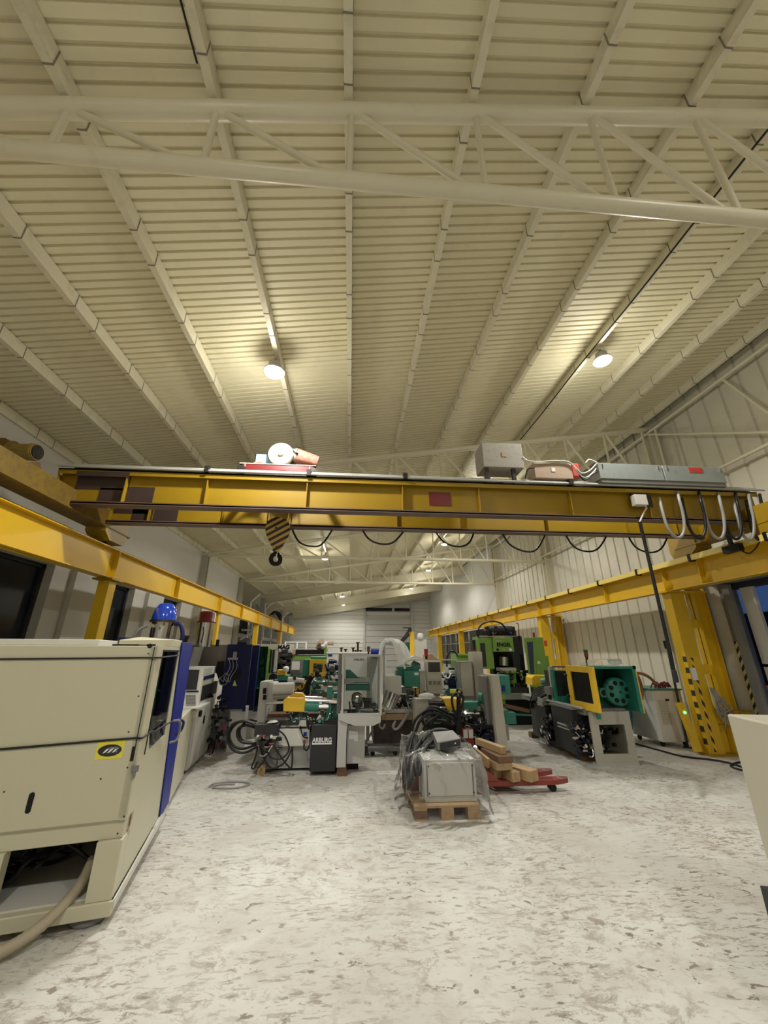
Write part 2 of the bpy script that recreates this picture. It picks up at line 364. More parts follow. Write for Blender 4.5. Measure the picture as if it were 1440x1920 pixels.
# left wall with windows (piers, lintel band, sill band)
w = MB(); WIN = [(2.6, 7.25), (9.0, 9.98), (11.55, 12.75)]
w.box(XL - .35, XL, -6, 18.8, 3.22, zp(XL) + .12); w.box(XL - .35, XL, -6, 18.8, 0, 1.05)
ys = [-6] + [v for p in WIN for v in p] + [18.8]
for a, c in zip(ys[0::2], ys[1::2]): w.box(XL - .35, XL, a, c, 1.05, 3.22)
w.box(XL, XL + .10, 7.7, 8.45, 0, 3.25); w.box(XL, XL + .10, 10.5, 11.1, 0, 3.2)
struct('wall_left', w, 'walll')
for i, (a, c) in enumerate(WIN):
    g = struct('window_%d' % (i + 1), MB().box(XL - .22, XL - .19, a + .04, c - .04, 1.09, 3.18), 'wglass')
    f = MB(); f.box(XL - .24, XL - .15, a, a + .07, 1.05, 3.22); f.box(XL - .24, XL - .15, c - .07, c, 1.05, 3.22)
    f.box(XL - .24, XL - .15, a, c, 1.05, 1.12); f.box(XL - .24, XL - .15, a, c, 3.15, 3.22)
    if i == 0: f.box(XL - .24, XL - .15, 4.8, 4.87, 1.05, 3.22)
    part('window_frame', f, 'dgrey', g)
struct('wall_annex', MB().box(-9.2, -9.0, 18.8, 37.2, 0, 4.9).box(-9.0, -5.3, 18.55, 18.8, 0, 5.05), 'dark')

# right wall, ribbed sheet; opening near the camera
def ribbed(b, y0, y1, z0, z1fn, x=XR, per=0.4):
    y = y0; pr = []
    while y < y1 - 1e-6:
        for dy, h in ((0, 0), (.33, 0), (.345, .035), (.385, .035)):
            if y + dy <= y1: pr.append((y + dy, h))
        y += per
    pr.append((y1, 0)); vs = []
    for yy, h in pr: vs += [(x + h, yy, z0), (x + h, yy, z1fn)]
    b.add(vs, [(2 * i, 2 * i + 1, 2 * i + 3, 2 * i + 2) for i in range(len(pr) - 1)])
w = MB(); ribbed(w, 7.25, 19.0, 0, 7.26); ribbed(w, -6, 7.25, 3.12, 7.26); w.box(XR + .06, XR + .22, 7.25, 19, 0, 7.2); w.box(XR + .06, XR + .22, -6, 7.25, 3.12, 7.2)
w.box(XR + .06, XR + .22, -6, 3.0, 0, 3.12); ribbed(w, -6, 3.0, 0, 3.12)
struct('wall_right', w, 'wallr')
w = MB(); w.box(XR - .02, XR + .2, 19.0, 37.2, 3.0, 7.25); w.box(XR - .02, XR + .2, 19.0, 20.2, 0, 3.0); w.box(XR - .02, XR + .2, 33, 37.2, 0, 3.0)
w.box(XR - .02, XR + .2, 20.2, 33, 0, .9)
struct('wall_right_far', w, 'panelw')
w = struct('window_4', MB().box(XR + .08, XR + .12, 20.2, 33, .9, 3.0), 'wglass')
f = MB()
for k in range(9): f.box(XR, XR + .08, 20.2 + k * 1.58, 20.27 + k * 1.58, .9, 3.0)
f.box(XR, XR + .08, 20.2, 33, 2.3, 2.36); part('window_frame', f, 'lgrey', w)

# door opening in the right wall
d = struct('door_1', MB().box(XR + .05, XR + .25, 3.0, 7.12, 2.92, 3.14), 'dark')
f = MB(); f.box(XR - .10, XR - .02, 6.98, 7.12, 0, 3.0); f.box(XR - .04, XR + .22, 7.12, 7.25, 0, 3.1); f.box(XR - .10, XR - .02, 3.0, 3.1, 0, 3.0)
part('door_track', f, 'grey', d)
part('lintel', MB().box(XR - .2, XR, 3.0, 7.4, 3.02, 3.22), 'grey', d)
st = stripes('hazard_tape', (0.02, 0.02, 0.02), (0.62, 0.56, 0.28), 0.16, (0, 1.2, 1.0))
part('hazard_strip', MB().box(XR - .045, XR - .04, 7.14, 7.24, .45, 1.95), st, d, 'black and cream diagonal warning strip')
part('door_sign', MB().box(XR - .06, XR - .05, 6.72, 6.86, 1.0, 1.2), 'labelr', d, 'small red sign')
part('door_leaf', MB().box(XR + .10, XR + .16, 6.05, 6.95, 0, 1.55).box(XR + .10, XR + .16, 6.7, 6.95, 1.5, 2.95), 'white', d)
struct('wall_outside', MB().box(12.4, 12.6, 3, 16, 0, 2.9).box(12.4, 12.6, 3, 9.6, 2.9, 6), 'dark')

# back wall: horizontally ribbed cladding with a sectional door
b = MB(); z = 0.0; pr = []
while z < 7.3: pr += [(z, 0), (z + .27, 0), (z + .30, .05), (z + .33, .05)]; z += .36
vs = []
for zz, h in pr: vs += [(-9.1, 37 + h, zz), (7.4, 37 + h, zz)]
b.add(vs, [(2 * i, 2 * i + 1, 2 * i + 3, 2 * i + 2) for i in range(len(pr) - 1)]); b.box(-9.2, 7.5, 37.1, 37.3, 0, 7.5)
struct('wall_back', b, 'panelw')
xa, xb = ay(685, 1180, 37).x, ay(770, 1180, 37).x; zt = ay(720, 1161, 37).z
d = MB(); z = 0
while z < zt - .1: d.box(xa, xb, 36.88, 36.95, z + .01, min(z + .5, zt)); z += .52
d = struct('door_2', d, 'lgrey')
part('door_frame', MB().box(xa - .16, xa, 36.8, 37, 0, 6.6).box(xb, xb + .2, 36.75, 37, 0, 6.6).box(xa, xb, 36.8, 36.95, zt, zt + .1), 'lgrey', d)
zz = ay(720, 1143, 36.6).z
part('spring_shaft', MB().cyl((xa, 36.6, zz), (ay(735, 1143, 36.6).x, 36.6, zz), .14).cyl((ay(740, 1143, 36.6).x, 36.6, zz), (ay(768, 1143, 36.6).x, 36.6, zz), .14), 'black', d)
struct('wall_front', MB().box(-5.6, 7.6, -6.2, -6.0, 0, 7.3), 'panelw')

# purlins
ordn = ['first', 'second', 'third', 'fourth', 'fifth', 'sixth', 'seventh', 'eighth', 'ninth', 'tenth', 'eleventh', 'twelfth', 'thirteenth']
for k in range(13):
    x = -0.14 + 1.03 * (k - 5); b = MB(); z0 = zp(x); y0 = -6; y1 = 37
    b.box(x - .033, x + .033, y0, y1, z0, z0 + .165)
    g = thing('roof_purlin', '%s cream roof purlin counted from the left wall' % ordn[k], 'roof beam', (x, 0, z0), group='purlins under the ribbed roof')
    part('channel', b, 'purlin', g)
    c = part('lap_joint', MB().box(x - .036, x + .036, 0, .011, z0 - .004, z0 + .166), 'clip', g, 'thin dark joint')
    for j in range(18):
        for dy in (0, .36):
            c2 = c.copy(); COL.objects.link(c2); c2.parent = g; c2.location.y = 1.5 + j * 1.12 + dy + .2 * math.sin(k * 2.3)
    c.location.y = -.2
# roof trusses
TR = [(1.82, 'large tubular cream roof truss right overhead, in front of the crane'), (7.8, 'cream roof truss just behind the crane bridge'),
      (13.8, 'cream roof truss whose left end meets the grey wall column behind the hook'), (19.0, 'farthest open tubular roof truss, before the solid beams')]
for y, lab in TR:
    t = thing('roof_truss', lab, 'roof truss', (XL, y, 5.0), group='tubular roof trusses')
    zt = lambda x: zp(x) - .085
    part('top_chord', MB().cyl((XL, y, zt(XL)), (XR, y, zt(XR)), .066, seg=24), 'steel', t)
    part('bottom_chord', MB().cyl((XL + .1, y, 4.98), (XR - .05, y, 4.98), .057, seg=24), 'steel', t)
    for k in range(1, 13):
        x = -0.14 + 1.03 * (k - 5) + .03
        if x > XR: break
        if zt(x) - 4.98 > .25: part('post', MB().cyl((x, y, 4.98), (x, y, zt(x)), .026, seg=14), 'steel', t)
        if x + 1.03 < XR and zt(x) - 4.98 > .15: part('diagonal', MB().cyl((x + .07, y, zt(x) - .03), (x + .93, y, 5.0), .027, seg=14), 'steel', t)
# solid rafters further back
for y, lab in ((24.5, 'nearest deep solid cream roof beam beyond the tubular trusses'), (31.3, 'middle deep solid cream roof beam at the far end'), (36.3, 'farthest solid cream roof beam before the back wall')):
    t = thing('roof_beam', lab, 'roof beam', (XL, y, 4.4), group='solid roof beams at the far end'); b = MB()
    za, zb = zp(XL) - .02, zp(XR) - .02
    b.hexa([(XL, y - .03, za - .5), (XR, y - .03, zb - .5), (XR, y + .03, zb - .5), (XL, y + .03, za - .5), (XL, y - .03, za), (XR, y - .03, zb), (XR, y + .03, zb), (XL, y + .03, za)])
    part('web', b, 'steel', t); f = MB()
    for dz in (0, -.52): f.hexa([(XL, y - .1, za + dz), (XR, y - .1, zb + dz), (XR, y + .1, zb + dz), (XL, y + .1, za + dz), (XL, y - .1, za + dz + .02), (XR, y - .1, zb + dz + .02), (XR, y + .1, zb + dz + .02), (XL, y + .1, za + dz + .02)])
    part('flange', f, 'steel', t)
    c = MB().box(XL - .25, XL + .05, y - .12, y + .12, 0, za - .2); part('column', c, 'lgrey', t, 'grey steel column carrying the beam')
# wall columns
for x0, x1, y, z1, lab, m in ((XL - .02, XL + .2, 13.85, 5.0, 'beige steel column on the left wall under the third truss', 'beige'), (XL - .02, XL + .2, 18.7, 5.0, 'beige steel column at the end of the left wall', 'beige'),
                              (XR - .2, XR + .02, 13.8, 6.9, 'cream wall column on the ribbed right wall under the third truss', 'steel'), (XR - .2, XR + .02, 19.0, 6.9, 'cream wall column where the ribbed wall meets the smooth one', 'steel'), (XR - .2, XR + .02, 7.8, 6.9, 'cream wall column rising behind the grey cable box on the crane', 'steel')):
    b = MB().box(x0, x1, y - .11, y - .09, 0, z1).box(x0, x1, y + .09, y + .11, 0, z1).box((x0 + x1) / 2 - .01, (x0 + x1) / 2 + .01, y - .1, y + .1, 0, z1)
    single('wall_column', b, m, lab, 'column', 'steel columns on the side walls')
# longitudinal bracing on the right wall
t = thing('wall_bracing', 'cream tubular lattice bracing high on the right wall under the eaves', 'bracing', (7.22, 7.8, 6.0))
xw = 7.2; zt = 6.86; nb = ax(1410, 848, xw); zb = nb.z
part('top_chord', MB().cyl((xw, -5, zt), (xw, 19, zt), .03), 'steel', t); part('bottom_chord', MB().cyl((xw, -5, zb), (xw, 19, zb), .03), 'steel', t)
for y in (-4.2, 1.8, 7.8, 13.8):
    for a, za, c, zc in ((y, zt, y - 2.85, zb), (y - 2.85, zb, y - 4.3, zt), (y - 2.85, zb, y - 2.1, zt), (y - .3, zt, y - .3, zb), (y - 4.3, zt, y - 6, zb)):
        if y > -4 or a > -1: part('diagonal', MB().cyl((xw, a, za), (xw, c, zc), .026, seg=10), 'steel', t)
# cable run along a purlin on the right
x = -0.14 + 1.03 * 4
single('ceiling_cable', MB().tube([(x - .045, yy, zp(x) - .012 - .012 * math.sin(yy * 2.1)) for yy in [i * .8 - 1 for i in range(26)]], .012, 6, 3), 'rubber', 'black cable clipped along the purlin that carries the right lamps', 'cable')
x = -0.14 - 1.03
single('ceiling_cable', MB().tube([(x - .05, yy, zp(x) - .004 - .02 * math.sin((yy + 1) * 1.2) ** 2) for yy in [i * .4 - 2 for i in range(10)]], .008, 6, 3), 'rubber', 'thin black cable on the purlin upper left, above the big truss', 'cable')

# high bay lamps
names = ['high bay lamp behind the viewer on the left', 'high bay lamp behind the viewer on the right', 'round high bay lamp glaring on the left, above the crane hoist', 'round high bay lamp glaring on the right near the ribbed wall',
         'high bay lamp hidden behind the crane girder on the left', 'high bay lamp hidden behind the crane girder on the right', 'high bay lamp seen below the crane, just right of the hook', 'brightest high bay lamp below the crane on the right, by a hanging cable',
         'small far lamp just below the brightest one under the crane', 'small far lamp, upper of the centre pair between deep beams', 'small far lamp lowest on the right of the centre', 'small far lamp, lower of the centre pair',
         'rearmost high bay lamp behind the viewer on the left', 'rearmost high bay lamp behind the viewer on the right']
for i, (x, y) in enumerate(LAMPS):
    z = zp(x) - .22; t = thing('high_bay_lamp', names[i], 'ceiling lamp', (x, y, z), group='high bay lamps')
    part('housing', MB().lathe((x, y, z), [(.02, .16), (.09, .15), (.10, .06), (.15, .02), (.155, 0), (.02, 0)]), 'lgrey', t)
    part('bracket', MB().bar((x, y, z + .14), (x, y, zp(x) + .01), .03), 'grey', t)
    part('diffuser', MB().lathe((x, y, z), [(.001, -.045), (.08, -.04), (.13, -.02), (.142, 0)]), 'lamp', t)
    l = bpy.data.lights.new('lamp_beam', 'SPOT'); l.energy = LAMPW; l.spot_size = math.radians(158); l.spot_blend = .5; l.shadow_soft_size = .09; l.color = (1, .975, .92)
    o = bpy.data.objects.new('lamp_beam', l); COL.objects.link(o); o.parent = t; o.location = (0, 0, -.06)
    l = bpy.data.lights.new('lamp_spill', 'POINT'); l.energy = GLOWW; l.shadow_soft_size = .13; l.color = (1, .965, .875)
    o = bpy.data.objects.new('lamp_spill', l); COL.objects.link(o); o.parent = t; o.location = (0, 0, -.19)

# ================================================================== CRANE RUNWAYS
def ibeam(b, x, y0, y1, z0, z1, w=.2, t=.016):
    b.box(x - w / 2, x + w / 2, y0, y1, z0, z0 + t); b.box(x - w / 2, x + w / 2, y0, y1, z1 - t, z1); b.box(x - .008, x + .008, y0, y1, z0, z1)
XRL, XRR = -4.2, 6.62
for x, lab, cols in ((XRL, 'long yellow crane runway beam along the left wall', (7.0, 12.8, 18.2, 24.2)), (XRR, 'long yellow crane runway beam along the right wall', (7.6, 13.4, 19.2, 24, 30))):
    t = thing('crane_runway', lab, 'crane beam', (x, 8, 2.94)); b = MB(); ibeam(b, x, -3, 34 if x > 0 else 30, 2.94, 3.44)
    part('beam', b, 'yellow2', t)
    yy = -2.0; sg = 1 if x < 0 else -1
    ye = 34 if x > 0 else 30; joint = list(cols)
    while yy < ye:
        if min(abs(yy - q) for q in cols) > .6: joint.append(yy)
        yy += 2.9
    for yy in joint: part('web_stiffener', MB().box(x, x + sg * .095, yy, yy + .012, 2.95, 3.43), 'yellow2', t)
    part('rail', MB().box(x - .025, x + .025, -3, ye, 3.44, 3.48), 'iron', t)
    if x > 0:
        part('conductor_rail', MB().box(x - .2, x - .15, -3, ye, 3.40, 3.50), mat('pale_yellow_rail', (0.80, 0.62, 0.16), .4), t, 'pale yellow conductor rail')
        yy = -2
        while yy < ye: part('rail_clamp', MB().box(x - .215, x - .10, yy, yy + .05, 3.38, 3.52), 'black', t); yy += 1.45
def hcol(b, x, y, w, d, z1, t=.014):
    b.box(x - w / 2, x + w / 2, y - d / 2, y - d / 2 + t, 0, z1); b.box(x - w / 2, x + w / 2, y + d / 2 - t, y + d / 2, 0, z1); b.box(x - .008, x + .008, y - d / 2, y + d / 2, 0, z1)
def hcol2(b, x, y, w, d, z1, t=.014):   # flanges facing sideways
    b.box(x - w / 2, x - w / 2 + t, y - d / 2, y + d / 2, 0, z1); b.box(x + w / 2 - t, x + w / 2, y - d / 2, y + d / 2, 0, z1); b.box(x - w / 2, x + w / 2, y - .008, y + .008, 0, z1)
lc = ['nearest left, beside the big dark window', 'second on the left, behind the red-lidded dryer', 'third on the left, above the navy machine', 'farthest on the left, mostly hidden by machines']
for i, y in enumerate((7.0, 12.8, 18.2, 24.2)):
    t = thing('crane_column', 'yellow crane column, ' + lc[i], 'column', (XRL, y, 0), group='left crane columns'); b = MB().box(XRL - .09, XRL + .09, y - .1, y + .1, 0, 2.90)
    part('post', b, 'yellow2', t); part('cap_plate', MB().box(XRL - .16, XRL + .16, y - .17, y + .17, 2.905, 2.935), 'yellow', t); part('base_plate', MB().box(XRL - .16, XRL + .16, y - .17, y + .17, 0, .02), 'yellow', t)
rc = ['nearest right, with hazard stripes and a bundle of cables', 'second on the right, beside the tall green cabinet', 'third on the right, behind the tall green press', 'fourth on the right, standing before dark glazing', 'farthest on the right, thin in the distance']
hz = stripes('hazard_paint', (0.03, 0.03, 0.03), (0.80, 0.48, 0.02), 0.2, (1.5, 0, 1.0))
for i, y in enumerate((7.6, 13.4, 19.2, 24, 30)):
    t = thing('crane_column', 'yellow crane column, ' + rc[i], 'column', (XRR, y, 0), group='right crane columns'); b = MB().box(6.51, 6.81, y - .11, y + .11, 0, 2.90)
    if i < 3: hcol2(b, 7.16, y, .26, .2, 3.0)
    part('post', b, 'yellow2', t); part('cap_plate', MB().box(6.42, 7.3 if i < 3 else 6.84, y - .16, y + .16, 2.905, 2.935), 'yellow2', t); part('base_plate', MB().box(6.44, 7.3, y - .2, y + .2, 0, .025), 'yellow', t)
    for z in (.5, 1.35, 2.2) if i < 3 else (): part('batten', MB().box(6.7, 7.12, y - .06, y - .045, z, z + .18), 'yellow2', t)
    if i == 0:
        part('hazard_strip', MB().box(6.506, 6.51, y - .115, y - .03, .1, 1.75).box(6.60, 6.645, y - .116, y - .111, .06, 1.65), hz, t, 'black and yellow warning strip')
        part('notice', MB().box(6.53, 6.64, y - .122, y - .114, 1.25, 1.47), 'paper', t)
        k = MB(); k.prism([(6.81, y, .02), (7.2, y, .02), (6.81, y, 1.1)], (0, .02, 0)); part('gusset', k, 'yellow2', t)
    if i == 1: part('notice', MB().box(6.54, 6.64, y - .119, y - .112, 1.95, 2.12), 'labelr', t, 'small red notice')
# ================================================================== BRIDGE CRANE
YC = 5.5
t = thing('bridge_crane', 'yellow double-girder bridge crane spanning the hall', 'crane', (1.2, 5.95, 3.7))
def girder(Yf, z0, z1, x0, x1, sts, wy=.1):
    b = MB(); b.box(x0, x1, Yf + wy - .008, Yf + wy + .008, z0 + .02, z1 - .02); b.box(x0, x1, Yf, Yf + 2 * wy, z1 - .02, z1)
    b.box(x0, x1, Yf, Yf + .012, z1 - .085, z1)
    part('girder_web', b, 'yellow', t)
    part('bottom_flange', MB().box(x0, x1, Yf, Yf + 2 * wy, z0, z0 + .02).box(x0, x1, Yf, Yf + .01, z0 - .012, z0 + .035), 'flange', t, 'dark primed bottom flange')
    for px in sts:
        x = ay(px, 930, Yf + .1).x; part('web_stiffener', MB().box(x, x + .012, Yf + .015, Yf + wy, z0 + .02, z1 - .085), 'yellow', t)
girder(5.47, 3.76, 4.30, -4.35, 6.78, (105, 235, 388, 575, 753, 895, 1063, 1205))
girder(6.32, 3.76, 4.30, -4.1, 6.6, (180, 290, 425, 545, 742, 870, 1015, 1160, 1245))
for px0, py0, px1, py1 in ((143, 893, 243, 918), (185, 915, 236, 941), (236, 913, 288, 941)): part('primer_patch', MB().pb(px0, py0, px1, py1, 5.555, .006), 'primer', t, 'dark brown primer patch')
part('primer_patch', MB().pb(143, 884, 243, 893, 5.464, .006), 'primer', t, 'dark brown primer patch')
for px0, py0, px1, py1 in ((213, 953, 285, 963), (247, 955, 286, 977), (288, 953, 333, 978)): part('primer_patch', MB().pb(px0, py0, px1, py1, 6.405, .006), 'primer', t, 'dark brown primer patch')
part('maroon_plate', MB().pb(805, 923, 845, 948, 5.552, .006), 'maroon', t, 'small maroon plate on the web')
for s, x in ((-1, XRL), (1, XRR)):
    b = MB(); b.box(x - .14, x + .14, 3.0 if s < 0 else 5.2, 7.0, 3.70, 3.98); b.box(x - .17, x + .17, 3.0 if s < 0 else 5.1, 7.05, 3.68, 3.70)
    part('end_truck', b, 'yellow' if s > 0 else 'rust', t)
    for y in ((6.35, 3.0) if s < 0 else (6.55, 4.9)):
        wb = MB(); wb.prism([(x - .16, y, 3.98), (x - .16, y, 3.62), (x - .16, y + .16, 3.50), (x - .16, y + .56, 3.50), (x - .16, y + .62, 3.62), (x - .16, y + .62, 3.98)], (.32, 0, 0))
        w = part('wheel_box', wb, 'yellow', t); part('wheel', MB().cyl((x - .04, y + .31, 3.585), (x + .04, y + .31, 3.585), .10), 'iron', w)
        part('buffer', MB().cyl((x + .02, y - .04, 3.80), (x + .02, y + .02, 3.8), .05), 'black', w)
# travel motor at the left end
b = MB(); e = ay(70, 848, 5.15); b.cyl(e, e + Vector((-.32, .02, 0)), .115, seg=24); b.cyl(e + Vector((-.02, 0, 0)), e + Vector((-.06, 0, 0)), .125)
mo = part('travel_motor', b, mat('motor_yellow', (0.34, 0.23, 0.05), .5, dirt=.6, dcol=(.12, .08, .03), scale=9), t); part('fan_cover', MB().cyl(e, e + Vector((.012, 0, 0)), .1), 'iron', mo)
part('gearbox', MB().cyl(e + Vector((-.32, .02, 0)), e + Vector((-.75, .05, 0)), .16, .14, 14).box(e.x - .62, e.x - .38, e.y - .1, e.y + .2, e.z - .32, e.z + .15), 'rust', t)
part('motor_support', MB().bar(e + Vector((-.1, .1, -.12)), e + Vector((-.05, .2, -.35)), .12), 'rust', t)
part('walkway_pipe', MB().cyl((-4.35, 5.44, 4.325), (6.9, 5.44, 4.325), .018).cyl((-4.3, 5.50, 4.375), (6.8, 5.50, 4.375), .016), 'lgrey', t, 'pale conduits along the top')
for px in (383, 575, 756, 1063): part('pipe_clamp', MB().box(ay(px, 880, 5.42).x, ay(px + 8, 880, 5.42).x, 5.415, 5.52, 4.30, 4.40), 'iron', t)
part('platform', MB().box(2.4, 6.7, 5.5, 5.95, 4.305, 4.33), 'grey', t)
part('crab_rail', MB().box(-4.2, 6.7, 5.55, 5.59, 4.33, 4.36).box(-4.2, 6.7, 6.40, 6.44, 4.30, 4.36), 'iron', t)

# trolley with hoist
zc = 4.42
t = thing('hoist_trolley', 'maroon crane trolley with round cream hoist drum, riding on the girders', 'hoist', (-1.0, 5.95, zc))
xa, xb = ay(448, 880, 5.55).x, ay(592, 880, 5.55).x
part('trolley_frame', MB().box(xa, xb, 5.55, 5.60, zc, zc + .1).box(xa, xb, 6.4, 6.45, zc, zc + .1).box(xa, xa + .05, 5.55, 6.45, zc, zc + .1).box(xb - .05, xb, 5.55, 6.45, zc, zc + .1), 'maroon', t, bevel=.004)
e = part('frame_edge', MB().box(xa, xb, 5.54, 5.6, zc + .1, zc + .112).box(xa + .08, xa + .09, 5.542, 5.55, zc, zc + .1).box(xb - .10, xb - .09, 5.542, 5.55, zc, zc + .1), 'dirtyw', t, 'pale worn frame edge')
for x in (xa - .02, xb - .1):
    for y in (5.5, 6.42): part('trolley_wheel', MB().cyl((x + .06, y + .03, zc + .0), (x + .06, y + .09, zc + .0), .07), 'iron', t)
dc = ay(526, 850, 5.60); r = .2
part('drum', MB().cyl((dc.x, 5.66, dc.z), (dc.x, 6.25, dc.z), r * .97, seg=36), 'dgrey', t)
ec = part('drum_cover', MB().lathe((dc.x, 5.60, dc.z), [(.0, 0), (r * .9, 0), (r, .015), (r, .07)], 36, 'y'), 'dirtyw', t, 'round cream rust-stained drum cover')
part('hub', MB().cyl((dc.x, 5.56, dc.z), (dc.x, 5.61, dc.z), .045), 'dirtyw', ec)
bb = MB(); p = ay(490, 857, 5.66); bb.box(p.x - .085, p.x + .075, 5.66, 5.95, zc + .11, zc + .34); part('control_box', bb, 'lblue', t, 'light blue control box', bevel=.01)
m0 = ay(565, 858, 5.75); part('motor', MB().cyl(m0 + Vector((-.08, 0, .03)), m0 + Vector((.27, .05, -.05)), .125, .10, 22), 'pinkm', t, 'faded red motor')
part('motor_cap', MB().cyl(m0 + Vector((-.16, 0, .04)), m0 + Vector((-.07, 0, .03)), .10, .125, 22), 'dirtyw', t)
part('motor_cable', MB().tube([dc + Vector((.18, .02, .08)), dc + Vector((.26, .02, .02)), m0 + Vector((-.05, 0, .15))], .012), 'rubber', t)
part('rope_guard', MB().tube([(xa + .15, 5.64, zc + .1), (xa + .22, 5.64, zc + .17), (xa + .32, 5.64, zc + .17), (xa + .38, 5.64, zc + .1)], .02), 'pinkm', t)

# hook block and its ropes
hb = ay(520, 1000, 5.98); Yh = 5.98
t = thing('hook_block', 'black and yellow striped crane hook block with black hook', 'crane hook', (hb.x, Yh, ay(517, 1060, Yh).z))
def ppts(l, Y): return [ay(x, y, Y) for x, y in l]
out = [(514, 1033), (509, 1024), (501, 1008), (497.5, 997), (498, 986), (502, 977), (509, 971.5), (518, 969.5), (529, 970.5), (538, 975), (543.5, 983), (545, 994), (541, 1005), (531, 1022), (525, 1032), (521, 1034)]
hs = stripes('hook_block_stripes', (0.025, 0.022, 0.02), (0.55, 0.34, 0.07), 0.105, (-.62, 0, 1.0))
part('cheek_plate', MB().prism(ppts(out, Yh - .07), (0, .015, 0)).prism(ppts(out, Yh + .055), (0, .015, 0)), hs, t, 'black and yellow striped cheek plate')
part('sheave', MB().cyl((hb.x, Yh - .05, hb.z + .06), (hb.x, Yh + .05, hb.z + .06), .15, seg=30), 'iron', t)
part('axle_bolt', MB().cyl((hb.x - .01, Yh - .085, hb.z + .06), (hb.x - .01, Yh - .06, hb.z + .06), .022), 'iron', t)
part('lower_pin', MB().cyl(ay(518.5, 1025, Yh - .085), ay(518.5, 1025, Yh - .085) + Vector((0, .17, 0)), .013), 'iron', t)
hp = [(517, 1030), (516, 1038), (510.5, 1042), (508, 1049), (511, 1055.5), (517, 1057.5), (523.5, 1055), (525.5, 1048), (523.5, 1042)]
P = [ay(x, y, Yh) for x, y in hp]; b = MB(); b.tube(P[:2], .028, 12); b.tube(P[1:], .034, 12); b.cyl(P[0] + Vector((0, 0, -.03)), P[0] + Vector((0, 0, .02)), .045)
b.cyl(P[-1], P[-1] + Vector((-.02, 0, .05)), .033, .008)
part('hook', b, 'black', t, 'black forged hook', bevel=0)
for px in (499.5, 545):
    p = ay(px, 990, Yh); part('wire_rope', MB().cyl((p.x, Yh, p.z), (p.x, Yh, dc.z - .12), .008, seg=8), 'iron', t)

t = thing('conductor_trolley', 'dark current collector hanging by the conductor rail at the right edge', 'electrical part', (6.35, 5.75, 3.3))
part('collector_arm', MB().bar((6.35, 5.78, 4.0), (6.37, 5.80, 3.42), .05), 'iron', t); part('collector_shoe', MB().box(6.33, 6.42, 5.65, 5.95, 3.33, 3.45), 'black', t); part('lead', MB().tube([(6.38, 5.7, 3.36), (6.4, 5.6, 3.26), (6.42, 5.5, 3.3), (6.44, 5.4, 3.4)], .012), 'rubber', t)
# boxes on the crane platform
def pbox3(name, label, cat, x0, y0, x1, y1, Y, d, m, legs=0.0):
    mb = MB().pb(x0, y0, x1, y1, Y, d); o = base_of(mb); t = thing(name, label, cat, (o[0], o[1], o[2] - legs)); part('enclosure', mb, m, t, bevel=.008)
    return t, mb
t, mb = pbox3('electrical_cabinet', 'largest dirty grey steel box standing on legs on the crane', 'electrical box', 905, 831, 980, 876, 5.42, .38, 'boxg')
z0 = min(v.z for v in mb.v); x0 = min(v.x for v in mb.v); x1 = max(v.x for v in mb.v)
part('leg', MB().box(x0 + .03, x0 + .09, 5.45, 5.5, 4.33, z0), 'iron', t); part('leg', MB().box(x1 - .2, x1 - .14, 5.45, 5.5, 4.33, z0), 'iron', t)
part('nameplate', MB().pb(941, 848, 950, 856, 5.414, .006), 'boxb', t)
t, mb = pbox3('electrical_box', 'dusty beige box with a round white tag between two grey boxes on the crane', 'electrical box', 1002, 868, 1073, 897, 5.44, .28, 'boxb')
part('tag', MB().pb(1034, 877, 1041, 884, 5.434, .006), 'paper', t, 'small white tag')
t, mb = pbox3('red_socket_box', 'small red box beside the dusty beige box on the crane', 'socket box', 1074, 869, 1087, 893, 5.5, .12, 'labelr')
t = thing('cable_trunking_box', 'long galvanised two-part box with a red label on the crane', 'electrical box', (ay(1235, 900, 5.4).x, 5.6, 4.33))
for a, b_, n in ((1124, 1243, 0), (1245, 1357, 1)):
    xa, xb = ay(a, 885, 5.36).x, ay(b_, 885, 5.36).x
    pa = part('enclosure', MB().box(xa, xb, 5.36, 5.78, 4.40, 4.68), 'galv', t, bevel=.006)
    for xx in (xa + .06, xb - .08):
        part('latch', MB().box(xx, xx + .018, 5.35, 5.36, 4.60, 4.66), 'chrome', pa)
part('warning_label', MB().pb(1292, 877, 1317, 886, 5.354, .005), 'labelr', t, 'red warning label'); part('base_tray', MB().box(ay(1126, 885, 5.36).x, ay(1355, 885, 5.36).x, 5.37, 5.78, 4.335, 4.395), 'grey', t)
for n, pts, m in (('first', [(980, 857), (990, 864), (1010, 866), (1040, 864), (1065, 866), (1078, 876), (1090, 887), (1105, 883), (1118, 870)], 'lcable'), ('second', [(1075, 873), (1088, 892), (1100, 895), (1112, 886), (1120, 876)], 'lcable'), ('third', [(1098, 868), (1104, 862), (1112, 864), (1120, 868)], 'lcable'), ('fourth', [(985, 897), (990, 880), (1002, 877)], 'rubber'), ('fifth', [(1080, 880), (1095, 900), (1110, 890), (1122, 882)], 'rubber')):
    single('box_cable', MB().ptube(pts, 5.42, .012), m, {'first': 'longest pale cable running over the beige box on the crane', 'second': 'pale cable looping low between beige and galvanised boxes', 'third': 'short pale cable arching into the galvanised box', 'fourth': 'black cable down the left side of the beige box', 'fifth': 'black cable sagging into the galvanised box'}[n], 'cable', 'cables between the crane boxes')
